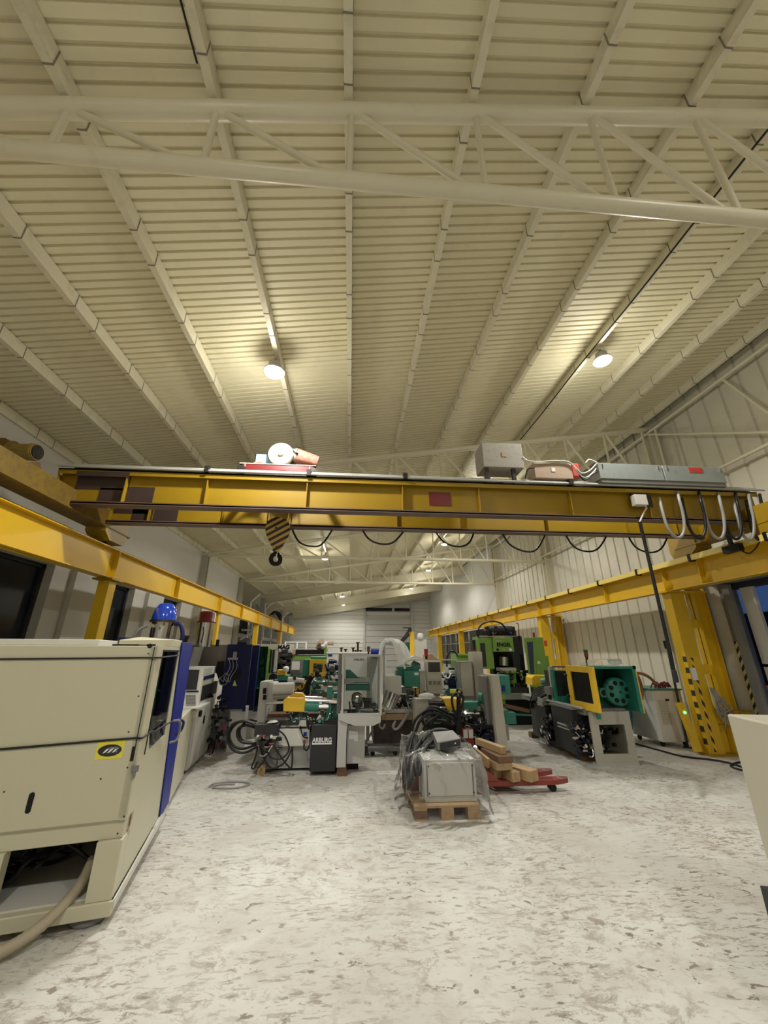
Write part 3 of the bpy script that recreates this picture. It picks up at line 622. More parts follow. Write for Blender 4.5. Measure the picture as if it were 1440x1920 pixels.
# festoon loops
for i, dx in enumerate((0, 42, 80, 114, 140, 163)):
    q = [(1236, 933), (1243, 962), (1252, 990), (1264, 1005), (1276, 1007), (1283, 992), (1281, 965), (1274, 938), (1270, 922)]
    sc = 1 - i * .05
    pts = [(1236 + dx + (x - 1236) * sc, y + 1 * i, 5.465 if j in (0, 8) else 5.42 - .008 * j) for j, (x, y) in enumerate(q)]
    single('festoon_loop', MB().ptube(pts, 5.4, .022, 10), 'gcable' if i % 2 == 0 else 'rubber', ['leftmost, next to the white junction box', 'second from the left', 'third from the left', 'fourth from the left', 'fifth from the left', 'last one at the right edge'][i].join(('U-shaped flat cable loop on the crane, ', '')), 'cable loop', 'cable loops at the right end of the crane')
lo = [[(546, 1000), (560, 1015), (583, 1024), (605, 1019), (631, 992)], [(673, 992), (690, 1009), (715, 1020), (740, 1015), (766, 996)], [(809, 996), (830, 1014), (858, 1025), (880, 1017), (892, 1000)], [(936, 1001), (955, 1020), (985, 1034), (1008, 1028), (1027, 1003)], [(1056, 1007), (1075, 1024), (1100, 1034), (1122, 1028), (1140, 1012)], [(1174, 1010), (1192, 1026), (1220, 1036), (1242, 1026), (1256, 1005)]]
for i, l in enumerate(lo):
    l = [(x, y, 6.5) for x, y in l]; l[0] = (l[0][0], l[0][1] - 12, 6.5); l[-1] = (l[-1][0], l[-1][1] - 12, 6.5)
    single('hanging_cable', MB().ptube(l, 6.5, .016), 'rubber', 'black cable sagging below the rear girder, ' + ['touching the hook block', 'second from the hook', 'third from the hook, by a lamp', 'fourth from the hook', 'fifth from the hook', 'nearest the right end'][i], 'cable', 'cables sagging below the crane')
# pendant
t = thing('crane_pendant', 'white junction box with long black control pendant hanging from the crane', 'crane control', (4.48, 5.4, 1.15))
part('junction_box', MB().pb(1191, 927, 1214, 946, 5.36, .1), 'white', t, 'white junction box', bevel=.006); part('mounting_plate', MB().pb(1186, 924, 1222, 950, 5.47, .012), 'iron', t)
p0 = ay(1208, 946, 5.4); part('flexible_lead', MB().tube([p0, p0 + Vector((.02, 0, -.06)), p0 + Vector((-.03, 0, -.12)), (4.49, 5.4, 3.68)], .014), 'lcable', t)
part('pendant_tube', MB().tube([(4.49, 5.4, 3.68), (4.485, 5.4, 2.8), (4.475, 5.4, 1.9), (4.46, 5.4, 1.45)], .024, 10), 'rubber', t)
part('pendant_handset', MB().box(4.435, 4.485, 5.37, 5.42, 1.36, 1.52), 'dgrey', t, bevel=.01)
# ================================================================== helpers for machines
def pclutter(name, parent, x0, y0, x1, y1, Y, n, mats, r=.018, seed=1, depth=.25):
    """valves, fittings and short hoses filling a hydraulic block; each material one part"""
    rnd = random.Random(seed); bs = [MB() for _ in mats]
    for i in range(n):
        b = bs[i % len(mats)]; p = ay(rnd.uniform(x0, x1), rnd.uniform(y0, y1), Y + rnd.uniform(0, depth)); k = rnd.random(); L = r * rnd.uniform(2, 5)
        if k < .35: b.cyl(p, p + Vector((L, 0, 0)), r * rnd.uniform(.6, 1.3), seg=10)
        elif k < .6: b.cyl(p, p + Vector((0, -L * .7, L * .3)), r * rnd.uniform(.7, 1.4), seg=10)
        elif k < .8: b.box(p.x, p.x + r * 3, p.y, p.y + r * 2.5, p.z, p.z + r * rnd.uniform(1.5, 4))
        else:
            q = p + Vector((rnd.uniform(-.2, .2), -.02, rnd.uniform(-.22, .1))); b.tube([p, (p + q) / 2 + Vector((0, -.05, -.07)), q], r * .45, 7)
    for b, m in zip(bs, mats):
        if b.v: o = part(name, b, m, parent); o['kind'] = 'stuff'
def stack_light(px, y0, y1, Y, label, lens=('redl', 'grnl')):
    p = ay(px, y0, Y); q = ay(px, y1, Y); t = thing('signal_light', label, 'warning light', (q.x, Y, q.z), group='signal lights on the machines')
    h = p.z - q.z; c = (p.x + q.x) / 2
    part('base', MB().cyl((c, Y, q.z), (c, Y, q.z + h * .3), h * .13, seg=12), 'black', t)
    part('lens', MB().cyl((c, Y, q.z + h * .3), (c, Y, q.z + h * .68), h * .2, seg=14), lens[0], t, 'red lens'); part('lens', MB().cyl((c, Y, q.z + h * .68), (c, Y, q.z + h), h * .2, seg=14), lens[1], t)
def feet(t, pts, m='dwood', w=.09, h=.1, name='timber_block'):
    for x, y in pts: part(name, MB().box(x - w, x + w, y - w * .7, y + w * .7, 0, h), m, t)

# ================================================================== CREAM MACHINE, left foreground (own axes: x right, y back)
A = math.radians(13.2)
t = thing('moulding_machine', 'big cream enclosed machine filling the left foreground, with yellow sticker', 'machine', (-1.6, 3.56, 0), A)
def lp(n, b, m, par=None, lab=None, bev=0): return part(n, b, m, par or t, lab, True, bev)
b = MB(); b.box(-3.2, -.7, .04, 1.5, .60, 1.80); b.box(-3.2, -.005, 0, .04, .6, 1.8); b.box(-.7, -.06, .04, 1.5, .6, .62); b.box(-.7, -.02, .04, 1.5, 1.78, 1.8); b.box(-3.2, -.01, .03, 1.5, .48, .60); lp('front_cover', b, 'cream', None, None, .006)
b = MB(); b.box(-.16, 0, 0, .16, .14, .48); b.box(-1.4, -.69, 0, .10, .14, .48); b.box(-.06, 0, .16, 1.5, .14, .6); b.box(-3.2, -.06, 1.3, 1.5, .14, .6); b.box(-3.2, -1.4, .0, .05, .14, .6)
lp('lower_frame', b, 'cream', None, None, .005)
lp('base_plate', MB().box(-3.2, .015, -.015, 2.0, .055, .14), 'cream', None, None, .006)
lp('base_strip', MB().prism([(.0, .0, .14), (.0, 1.55, .14), (.05, 1.55, .16), (.02, 0, .14)], (0, 0, -.05)), 'white')
for x, y in ((-.14, .12), (-1.6, .12), (-.14, 1.8)): lp('foot', MB().lathe((x, y, 0), [(.0, 0), (.10, 0), (.115, .015), (.10, .045), (.05, .055)]), 'grey', None, 'round grey machine foot')
side = lp('side_cover', MB().box(-.06, 0, .0, .2, .6, 1.80).box(-.06, 0, .2, 1.45, .6, .97).box(-.06, 0, 1.02, 1.45, .97, 1.8).box(-.06, 0, .2, 1.05, 1.76, 1.8).prism([(0, .2, 1.2), (0, .2, .97), (0, .36, .97)], (-.06, 0, 0)), 'cream')
lp('window_pane', MB().box(-.012, -.006, .2, 1.02, .97, 1.76), 'mglass', side, 'clear side window')
lp('window_trim', MB().box(0, .006, .2, 1.02, 1.755, 1.77).box(0, .006, .19, .205, .97, 1.77), 'black', side)
ck = MB(); rnd = random.Random(4)
for i in range(26):
    y, z = rnd.uniform(.3, 1.3), rnd.uniform(.95, 1.7); ck.box(-.5, -.5 + rnd.uniform(.05, .3), y, y + rnd.uniform(.03, .12), z, z + rnd.uniform(.02, .14))
for i in range(8): y, z = rnd.uniform(.3, 1.3), rnd.uniform(1, 1.7); ck.cyl((-.42, y, z), (-.1, y + .1, z), .03, seg=10)
o = lp('tooling', ck, 'iron', None, 'mechanism seen through the side window'); o['kind'] = 'stuff'
lp('blue_panel', MB().prism([(0, 1.05, 1.85), (0, 1.86, 1.86), (0, 1.98, .12), (0, 1.50, .12), (0, 1.27, 1.0)], (.016, 0, 0)), 'blue', None, 'tall glossy blue side panel', .004)
hn = lp('door_handle', MB().tube([(.04, 1.12, 1.08), (.10, 1.15, 1.07), (.11, 1.18, .98), (.10, 1.15, .90), (.04, 1.13, .88)], .012), 'grey')
lp('door_handle', MB().tube([(.04, 1.42, 1.05), (.10, 1.46, 1.02), (.09, 1.44, .94), (.04, 1.42, .90)], .014), 'navy')
lp('rear_cover', MB().box(-1.4, 0, 2.08, 3.2, .08, .98), 'cream', None, None, .01); lp('rear_body', MB().box(-1.4, -.25, 1.5, 3.0, .1, 1.45), 'white', None, 'rear body of the machine', .01)
lp('back_cover', MB().box(-3.2, -.4, 1.5, 2.3, .14, 1.75), 'beige', None, None)
lp('top_housing', MB().prism([(-.45, .55, 1.80), (-.45, .55, 1.86), (-.30, .62, 1.89), (0, .62, 1.87), (0, .62, 1.80)], (0, .5, 0)), 'cream', None, None, .006)
lp('top_clamp', MB().box(-.10, -.04, .02, .06, 1.78, 1.815).cyl((-.07, -.005, 1.80), (-.07, .03, 1.80), .018), 'black')
g = MB(); g.box(-.036, -.030, -.003, .002, .97, 1.79); lp('panel_gap', g, 'black', None, 'thin black door gap')
lp('strap', MB().tube([(-3.2, -.008, 1.705), (-1.5, -.008, 1.70), (-.1, -.008, 1.708), (0.006, -.006, 1.708), (.008, .5, 1.712), (.008, 1.02, 1.72)], .007, 6, 3), 'rubber', None, 'upper black strap')
lp('strap', MB().tube([(-3.2, -.008, 1.05), (-1.2, -.008, 1.095), (-.3, -.008, 1.12), (-.05, -.008, 1.125), (.006, -.004, 1.125), (.008, .3, 1.12), (.012, .42, 1.10), (.02, .8, 1.09), (.045, 1.12, 1.08)], .008, 6, 3), 'rubber', None, 'lower black strap')
st = lp('sticker', MB().box(-.29, -.11, -.003, .001, .995, 1.118), 'label', None, 'yellow sticker with dark oval')
el = [(-.20 + .078 * math.cos(a), -.0045, 1.052 + .040 * math.sin(a)) for a in [i * PI / 14 for i in range(28)]]
lp('sticker_oval', MB().prism(el, (0, .0015, 0)), 'dgrey', st)
for i, x in enumerate((-.245, -.215, -.185)): lp('sticker_stroke', MB().prism([(x, -.0055, 1.035), (x + .018, -.0055, 1.04), (x + .045, -.0055, 1.068), (x + .02, -.0055, 1.062)], (0, .001, 0)), 'paper', st)
lp('sticker_frame', MB().box(-.205, -.15, -.0055, -.0045, 1.066, 1.074).box(-.157, -.150, -.0055, -.0045, 1.035, 1.074), 'grey', st)
def slot(x, z, w, h):
    pts = [(x + w / 2 * math.cos(a), 0, z + (h / 2 - w / 2) * (1 if math.sin(a) >= 0 else -1) + w / 2 * math.sin(a)) for a in [i * PI / 10 for i in range(20)]]
    return MB().prism([(p[0], -.003, p[2]) for p in pts], (0, .004, 0))
lp('oval_slot', slot(-.622, .76, .034, .125), 'black'); lp('oval_slot', slot(-.045, 1.02, .016, .10), 'black')
lp('latch', MB().box(-.03, .02, -.02, .0, .90, .945).box(-.01, .006, -.025, 0, .86, .90), 'grey', None, 'small metal latch', .004)
for x, z in ((-.07, 1.74), (-.08, 1.42), (-.10, 1.17), (-.22, .87), (-.06, .93), (-.79, .84), (-.02, .62), (-.04, .52)): lp('screw_hole', MB().cyl((x, -.002, z), (x, .002, z), .006, seg=10), 'dgrey')
for q, (y, z, w_, h_) in enumerate(((.15, .50, .03, .10), (.19, .54, .015, .06), (.12, .47, .012, .05), (.17, .44, .02, .04))): lp('rust_mark', MB().prism([(0, y, z), (0, y + w_, z + .02), (0, y + w_ * .7, z + h_), (0, y - w_ * .2, z + h_ * .8)], (.0015, 0, 0)), 'cardb', None, 'rusty scratch')
ho = MB(); rnd = random.Random(9)
for i in range(9):
    x = rnd.uniform(-1.3, -.72); pts = [(x + k * .14 + rnd.uniform(-.05, .05), .25 + rnd.uniform(0, .5), .18 + .26 * abs(math.sin(k * .7 + i)) * rnd.uniform(.4, 1)) for k in range(5)]
    ho.tube(pts, rnd.uniform(.008, .02), 7, 5)
o = lp('inner_hoses', ho, 'rubber', None, 'dark hoses inside the lower opening'); o['kind'] = 'stuff'
f = MB()
for x, y in ((-.45, .5), (-.35, .55), (-.55, .6)): f.box(x, x + .05, y, y + .05, .33, .37)
lp('fitting', MB().box(-.47, -.42, .5, .55, .36, .40), 'chrome'); lp('fitting', MB().box(-.36, -.31, .5, .54, .40, .43), 'chrome'); lp('inner_floor', MB().box(-1.3, -.1, .05, 1.3, .14, .15), 'white', None, 'pale drip tray')
F1 = WM[t.name]
def w1(x, y, z): return F1 @ Vector((x, y, z))
single('suction_hose', MB().tube([w1(-.22, .25, .30), w1(-.24, .08, .20), w1(-.36, -.10, .10), w1(-.55, -.22, .05), w1(-.85, -.32, .045), w1(-1.3, -.36, .045)], .034, 14, 16, .08), 'pvc', 'ribbed beige hose running from the cream machine onto the floor', 'hose')
m1 = MB().hexa([tuple(w1(x, y, z)) for z in (1.802, 1.852) for x, y in ((-1.5, .2), (-.50, .2), (-.50, .7), (-1.5, .7))]); single('white_board', m1, 'white', 'flat white board lying on top of the cream machine', 'board', bevel=.006)
m1 = MB().hexa([tuple(w1(x, y, z)) for z in (1.802, 1.816) for x, y in ((-.40, .2), (-.20, .2), (-.20, .5), (-.40, .5))]); single('black_mat', m1, 'black', 'thin black mat on top of the cream machine beside the board', 'mat')
# vacuum loader with blue dome
c = ay(305, 1175, 5.75); c = Vector((c.x, 5.75, 0)); zA, zB, zC, zD = ay(305, 1207, 5.75).z, ay(305, 1194, 5.75).z, ay(305, 1163, 5.75).z, ay(305, 1131, 5.75).z
t = thing('vacuum_loader', 'vacuum hopper loader with shiny blue dome on the cream machine', 'loader', (c.x, 5.75, 1.45))
R = .155
part('dome', MB().lathe((c.x, 5.75, zC), [(R * 1.02, 0), (R * 1.0, .04), (R * .9, (zD - zC) * .6), (R * .62, (zD - zC) * .92), (R * .3, (zD - zC)), (.001, (zD - zC))]), mat('blue_dome', (.01, .05, .42), .12, coat=1.0, tint=.03), t, 'glossy blue dome')
part('clamp_ring', MB().cyl((c.x, 5.75, zC - .03), (c.x, 5.75, zC), R * 1.1), 'iron', t); part('body', MB().cyl((c.x, 5.75, zB - .02), (c.x, 5.75, zC - .03), R * .92), 'chrome', t, 'steel loader body')
part('cone', MB().cyl((c.x, 5.75, 1.45), (c.x, 5.75, zB - .02), .06, R * .9), 'grey', t); part('rail', MB().bar((c.x - .45, 5.6, zA + .06), (c.x + .12, 5.6, zA + .05), .03).bar((c.x - .45, 5.9, zA + .06), (c.x + .12, 5.9, zA + .05), .03).bar((c.x - .45, 5.6, zA + .06), (c.x - .45, 5.9, zA + .06), .03), 'navy', t)
part('inlet_hose', MB().tube([(c.x + R, 5.75, zC - .05), (c.x + R + .08, 5.75, zC - .06), (c.x + R + .13, 5.75, zC - .2), (c.x + R + .11, 5.75, zA - .08)], .028, 10), 'navy', t, 'blue hose')
part('inlet_hose', MB().tube([(c.x - R, 5.65, zC - .08), (c.x - R - .08, 5.6, zC - .14), (c.x - R - .13, 5.6, zA + .05)], .02, 10), 'grey', t)
for dx, dz in ((-.06, -.02), (.02, -.05), (.06, 0)): part('fitting', MB().cyl((c.x + dx, 5.75 - R - .02, zC - .06 + dz), (c.x + dx, 5.75 - R + .03, zC - .06 + dz), .022), 'chrome', t)
p = ay(348, 1199, 6.1); single('funnel_cap', MB().lathe((p.x, 6.1, p.z - .04), [(.001, 0), (.03, 0), (.035, .05), (.055, .09), (.05, .095), (.001, .06)]), 'black', 'small black cup-shaped cap atop the blue panel', 'cap')

# ================================================================== WHITE AND NAVY MACHINE behind it
t = thing('moulding_machine', 'white and navy machine with keypad terminal behind the cream one', 'machine', (-2.7, 7.6, 0))
fr = Matrix.Translation((-2.44, 7.02, 0)) @ Matrix.Rotation(math.radians(6), 4, 'Z')
def fb(b, x0, x1, y0, y1, z0, z1): return b.hexa([fr @ Vector(p) for p in ((x0, y0, z0), (x1, y0, z0), (x1, y1, z0), (x0, y1, z0), (x0, y0, z1), (x1, y0, z1), (x1, y1, z1), (x0, y1, z1))])
cb = part('electrical_cabinet', fb(fb(MB(), -1.0, 0, .1, 1.4, .04, .95), -.9, -.05, 1.4, 1.8, .05, .98), 'white', t, None, bevel=.008)
part('cabinet_door', fb(MB(), 0, .015, .14, .72, .08, .9), 'white', cb, bevel=.004); part('cabinet_door', fb(MB(), 0, .015, .76, 1.36, .08, .9), 'white', cb, bevel=.004)
part('door_handle', fb(MB(), .015, .035, .66, .69, .6, .72), 'black', cb); part('plinth', fb(MB(), -.95, -.04, .1, 1.8, 0, .04), 'black', cb)
part('switch', MB().cyl(fr @ Vector((.0, .3, .8)), fr @ Vector((.05, .3, .8)), .05), 'black', cb, 'black rotary switch')
part('shelf', fb(MB(), -.3, .22, -.65, .0, .98, 1.0), 'white', t)
pn = part('control_terminal', MB().pb(344, 1250, 375, 1346, 6.6, .07), 'white', t, 'white control terminal', bevel=.008)
part('screen', MB().pb(350, 1256, 371, 1293, 6.59, .012), 'screen', pn); part('screen_trim', MB().pb(349, 1295, 372, 1298, 6.592, .01), 'navy', pn)
for r in range(5):
    for q in range(4):
        part('key', MB().pb(349 + q * 4.6, 1303 + r * 6.2, 352.6 + q * 4.6, 1307.5 + r * 6.2, 6.59, .012), 'grey', pn)
part('emergency_stop', MB().cyl(ay(350, 1341, 6.6), ay(350, 1341, 6.6) + Vector((0, -.03, 0)), .016), 'red', pn, 'red emergency stop')
part('terminal_arm', MB().bar(ay(360, 1300, 6.67), ay(360, 1300, 6.67) + Vector((-.25, .5, 0)), .05), 'lgrey', t)
part('grey_hood', fb(MB(), -1.3, -.35, -.7, 2.2, 1.35, 1.87), mat('hood_grey', (.20, .19, .17), .4), t, 'large grey injection hood', bevel=.01)
part('grey_hood', MB().pb(372, 1209, 424, 1262, 8.5, .5), MATS['hood_grey'], t); hd = part('white_hood', fb(MB(), -.5, -.02, -.1, 1.25, 1.2, 1.5), 'white', t, None, bevel=.02); part('navy_band', fb(MB(), -.02, -.012, -.05, 1.22, 1.3, 1.36), 'navy', hd)
part('paper_sheet', fb(MB(), -.018, -.01, .95, 1.2, 1.37, 1.5), 'paper', hd); part('bed', fb(MB(), -.6, -.05, -.1, 1.8, .98, 1.2), 'dgrey', t)
pclutter('hydraulics', t, 384, 1300, 424, 1402, 8.1, 70, ['iron', 'black', 'grey', 'iron', 'black', 'iron', 'dred'], .022, 5, .5); part('hydraulic_tank', MB().pb(388, 1330, 424, 1405, 8.75, .5), 'grey', t)
np_ = part('navy_guard', MB().pb(419, 1208, 464, 1330, 8.4, .12), 'navy', t, 'navy blue sheet metal guard', bevel=.006); part('guard_post', MB().pb(461, 1208, 466, 1334, 8.36, .04), 'navy', np_)
part('guard_leg', MB().pf(430, 454, 1328, 8.5, .4), 'white', t); part('nozzle_head', MB().prism([ay(408, 1240, 8.45), ay(420, 1240, 8.45), ay(420, 1285, 8.45), ay(414, 1285, 8.45), ay(404, 1258, 8.45)], (0, .3, 0)), 'black', t)
part('dark_recess', MB().pb(436, 1255, 452, 1272, 8.39, .02), 'black', np_); part('warning_label', MB().prism([ay(436, 1286, 8.39), ay(440, 1275, 8.39), ay(444, 1286, 8.39)], (0, .006, 0)), 'label', np_, 'yellow warning triangle')
vb = part('valve_block', MB().pb(427, 1233, 446, 1237, 8.3, .05).pb(437, 1222, 444, 1233, 8.3, .05), 'chrome', np_)
for i, (a, c2) in enumerate(((430, 418), (436, 425), (443, 430))): part('air_hose', MB().ptube([(a, 1237), (a + 1, 1252), (c2 + 4, 1268), (c2, 1278), (c2 - 6, 1270)], 8.33, .007), 'gcable', np_)
part('air_hose', MB().ptube([(418, 1268), (424, 1262), (429, 1270), (424, 1282), (414, 1284), (410, 1276), (416, 1268)], 8.33, .007), 'gcable', np_)
part('rear_guard', MB().pb(467, 1210, 480, 1332, 9.2, .1), 'navy', t); part('glass_guard', MB().pb(480, 1212, 497, 1334, 9.6, .02), 'dglass', t, 'dark greenish glass guard')
part('rear_bed', MB().pf(455, 486, 1292, 9.7, .6), 'white', t)
# red-lidded dryer
Yd = 7.7; c = ay(383, 1190, Yd); z = [ay(383, yy, Yd).z for yy in (1228, 1213, 1168, 1147)]
t = thing('granulate_dryer', 'shiny steel hopper dryer with dark red lid on the grey hood', 'hopper', (c.x, Yd, 1.87))
part('steel_body', MB().cyl((c.x, Yd, z[1]), (c.x, Yd, z[2]), .155, seg=28), 'chrome', t); part('lid', MB().lathe((c.x, Yd, z[2]), [(.17, 0), (.175, .02), (.155, .03), (.15, z[3] - z[2] - .02), (.12, z[3] - z[2]), (.001, z[3] - z[2])]), 'dred', t, 'dark red lid')
part('cone', MB().cyl((c.x, Yd, 1.87), (c.x, Yd, z[1]), .12, .16), 'grey', t); part('clamp', MB().tube([(c.x + .02, Yd - .16, z[2] - .08), (c.x + .04, Yd - .17, z[2] - .2), (c.x + .02, Yd - .16, z[2] - .35)], .01), 'iron', t)
p = ay(407, 1212, 7.8); single('air_valve', MB().cyl((p.x, 7.8, 1.87), (p.x, 7.8, p.z + .02), .02).cyl((p.x, 7.8, p.z), (p.x, 7.8, p.z + .12), .03), 'black', 'small black air filter standing on the grey hood', 'valve')

# ================================================================== GREY MACHINE with name plate, centre left
Y = 6.9
t = thing('moulding_machine', 'grey and teal machine with charcoal cabinet lettered ARBURG, centre left', 'machine', (-.6, 7.3, 0))
part('base_body', MB().pb(503, 1372, 650, 1440, 7.15, .75), 'lgrey', t, None, bevel=.01); part('base_panel', MB().pb(519, 1367, 580, 1399, 7.0, .16), 'white', t, 'pale front panel', bevel=.005)
sw = part('switch_plate', MB().pb(568, 1372, 577, 1394, 6.985, .02), 'lgrey', t); part('switch', MB().pb(569, 1373, 575, 1380, 6.97, .02), 'blue', sw); part('switch', MB().cyl(ay(571, 1390, 6.985), ay(571, 1390, 6.985) + Vector((0, -.03, 0)), .022), 'red', sw)
part('junction_box', MB().pb(477, 1359, 521, 1381, 6.85, .26), 'dgrey', t, 'charcoal junction box', bevel=.005); part('tank_side', MB().pb(479, 1380, 520, 1442, 7.02, .5), 'grey', t)
cab = part('charcoal_cabinet', MB().pb(582, 1360, 630, 1447, 6.85, .45), 'dgrey', t, 'charcoal cabinet with white lettering', bevel=.006)
text_part('lettering', 'ARBURG', ay(604, 1388, 6.847), .30, 'paper', cab, bold=.03, height=.065); part('underline', MB().pb(585, 1393, 622, 1396, 6.845, .006), 'paper', cab)
part('cabinet_vent', MB().pb(624, 1362, 634, 1445, 7.0, .3), 'black', t); part('bed_rail', MB().pb(497, 1350, 640, 1360, 7.05, .5), 'iron', t); part('bed_rail', MB().pb(500, 1338, 640, 1350, 7.4, .3), 'dwood', t)
part('grey_column', MB().pf(633, 650, 1340, 6.78, .16, .12), 'lgrey', t, None, bevel=.005); part('grey_cabinet', MB().pb(650, 1360, 684, 1432, 6.98, .45), 'lgrey', t, None, bevel=.005)
part('paper_sheet', MB().prism([ay(x, y, 6.975) for x, y in ((654, 1370), (671, 1370), (671, 1390), (664, 1390), (664, 1386), (654, 1386))], (0, .004, 0)), 'paper', t)
part('drip_tray', MB().prism([ay(x, y, 6.75) for x, y in ((636, 1343), (714, 1343), (714, 1354), (700, 1361), (665, 1361), (636, 1350))], (0, .6, 0)), 'lgrey', t, None)
gx = part('guard_frame', MB(), 'lgrey', t)
def guard(par, x0, x1, y0, y1, Y0, Y1, w=.035):
    b = MB(); a, c = ay(x0, (y0 + y1) / 2, Y0).x, ay(x1, (y0 + y1) / 2, Y0).x; z0, z1 = ay((x0 + x1) / 2, y1, Y0).z, ay((x0 + x1) / 2, y0, Y0).z
    for X in (a, c - w):
        for YY in (Y0, Y1 - w): b.box(X, X + w, YY, YY + w, z0, z1)
    for Z in (z0, z1 - w):
        for YY in (Y0, Y1 - w): b.box(a + w, c - w, YY, YY + w, Z, Z + w)
        for X in (a, c - w): b.box(X, X + w, Y0 + w, Y1 - w, Z, Z + w)
    fr_ = part('guard_frame', b, 'lgrey', par, 'aluminium safety guard frame')
    part('guard_pane', MB().box(a + w, c - w, Y0 + .012, Y0 + .018, z0 + w, z1 - w), 'glass', fr_); part('guard_pane', MB().box(a + .012, a + .018, Y0 + w, Y1 - w, z0 + w, z1 - w), 'glass', fr_)
    return fr_
guard(t, 641, 716, 1227, 1342, 6.8, 7.35)
part('rear_post', MB().pb(633, 1226, 640, 1340, 7.0, .05), 'grey', t)
text_part('lettering', 'ARBURG', ay(673, 1237, 7.34), .19, 'black', t, bold=.03)
# clamp unit inside the guard
part('mould_plate', MB().pb(648, 1284, 694, 1295, 7.0, .3), 'teal', t, 'teal casting', bevel=.01); part('mould_plate', MB().prism([ay(x, y, 7.05) for x, y in ((648, 1256), (657, 1256), (672, 1270), (694, 1272), (694, 1280), (648, 1282))], (0, .25, 0)), 'teal', t)
part('cross_arm', MB().prism([ay(x, y, 6.95) for x, y in ((646, 1272), (694, 1272), (694, 1279), (668, 1279), (646, 1284))], (0, .06, 0)), 'lgrey', t)
part('nozzle', MB().lathe(ay(669, 1310, 7.0), [(.001, -.12), (.05, -.1), (.09, -.02), (.085, .06), (.05, .09), (.001, .1)]), 'chrome', t, 'shiny round nozzle housing'); pclutter('clamp_fittings', t, 650, 1312, 700, 1338, 6.95, 30, ['iron', 'black', 'chrome'], .03, 3, .3)
# injection unit
part('yellow_cover', MB().prism([ay(x, y, 6.95) for x, y in ((531, 1334), (531, 1313), (537, 1308), (569, 1309), (573, 1314), (571, 1335))], (0, .3, 0)), 'myellow', t, 'yellow injection unit cover', bevel=.01)
part('yellow_wedge', MB().prism([ay(x, y, 7.1) for x, y in ((537, 1309), (552, 1299), (566, 1300), (576, 1312))], (0, .15, 0)), 'myellow', t)
def rod(n, x0, y0, x1, y1, Y, r, m, par=t, lab=None): return part(n, MB().cyl(ay(x0, y0, Y), ay(x1, y1, Y), r, seg=16), m, par, lab)
rod('piston_rod', 499, 1318, 531, 1317, 7.05, .022, 'chrome'); rod('cylinder', 572, 1314, 604, 1315, 7.05, .07, 'chrome'); rod('cylinder', 600, 1314, 637, 1316, 7.1, .05, 'chrome'); rod('cylinder', 572, 1324, 598, 1325, 7.0, .075, 'teal', lab='teal cylinder'); rod('cylinder', 596, 1325, 616, 1325, 7.0, .04, 'chrome')
part('teal_plate', MB().pb(612, 1288, 622, 1352, 7.1, .25), 'teal', t, 'teal end plate', bevel=.005); part('teal_plate', MB().pb(624, 1300, 634, 1352, 7.2, .2), 'teal', t)
pclutter('injection_fittings', t, 534, 1334, 612, 1356, 7.0, 50, ['iron', 'black', 'chrome', 'teal'], .022, 8, .25)
pclutter('valve_fittings', t, 480, 1380, 518, 1404, 6.83, 26, ['iron', 'black', 'chrome', 'dred'], .022, 11, .1)
part('bracket', MB().prism([ay(x, y, 6.95) for x, y in ((559, 1361), (563, 1351), (574, 1351), (574, 1361))], (0, .1, 0)), 'lgrey', t); part('funnel', MB().cyl(ay(511, 1354, 6.95), ay(511, 1351, 6.95), .09, .05), 'lgrey', t)
part('support_strut', MB().bar(ay(497, 1352, 7), ay(505, 1328, 7), .02), 'grey', t)
hs_ = [[(480, 1361), (462, 1353), (440, 1356), (428, 1372), (428, 1392), (440, 1408), (460, 1411), (482, 1400)], [(480, 1357), (455, 1352), (438, 1362), (430, 1380), (438, 1398), (456, 1404), (480, 1396)], [(482, 1366), (462, 1360), (447, 1366), (445, 1380), (455, 1392), (480, 1394)], [(482, 1352), (470, 1350), (456, 1358), (449, 1372), (455, 1388), (478, 1394)]]
for i, h in enumerate(hs_): part('hydraulic_hose', MB().ptube([(x, y, 6.9 + .03 * i) for x, y in h], 6.9, .018, 10), 'rubber', t, 'thick black hose looping out to the left')
cs = [[(483, 1400), (479, 1420), (472, 1438), (476, 1441), (483, 1428)], [(520, 1368), (534, 1380), (542, 1405), (528, 1422), (508, 1420), (500, 1404)], [(512, 1395), (524, 1415), (538, 1434), (547, 1438), (548, 1400)], [(490, 1400), (500, 1432), (515, 1440), (535, 1428), (548, 1402)], [(505, 1400), (496, 1425), (483, 1440)], [(486, 1398), (494, 1420), (503, 1434)], [(571, 1394), (570, 1402), (575, 1407), (580, 1398)]]
for i, h in enumerate(cs): part('hanging_cable', MB().ptube(h, 6.82, .012, 8), 'rubber', t)
for px in (484, 496, 509): part('plug', MB().cyl(ay(px, 1379, 6.86), ay(px, 1384, 6.84), .022), 'paper', t, 'white plug')
feet(t, [(ay(490, 1440, 6.95).x, 7.0)], 'wood', .055, .14); feet(t, [(ay(641, 1440, 6.86).x, 6.86)], 'dwood', .07, .12); feet(t, [(ay(660, 1430, 7.2).x, 7.25), (ay(600, 1430, 7.1).x, 7.15)], 'black', .1, .1, 'machine_foot')
single('floor_cable', MB().tube([az(x, y, .012) for x, y in ((392, 1476), (400, 1470), (425, 1466), (455, 1466), (468, 1470), (450, 1476), (420, 1478), (398, 1476), (410, 1471), (440, 1470))], .012, 7), 'gcable', 'grey cable coiled on the floor left of the charcoal cabinet machine', 'cable')

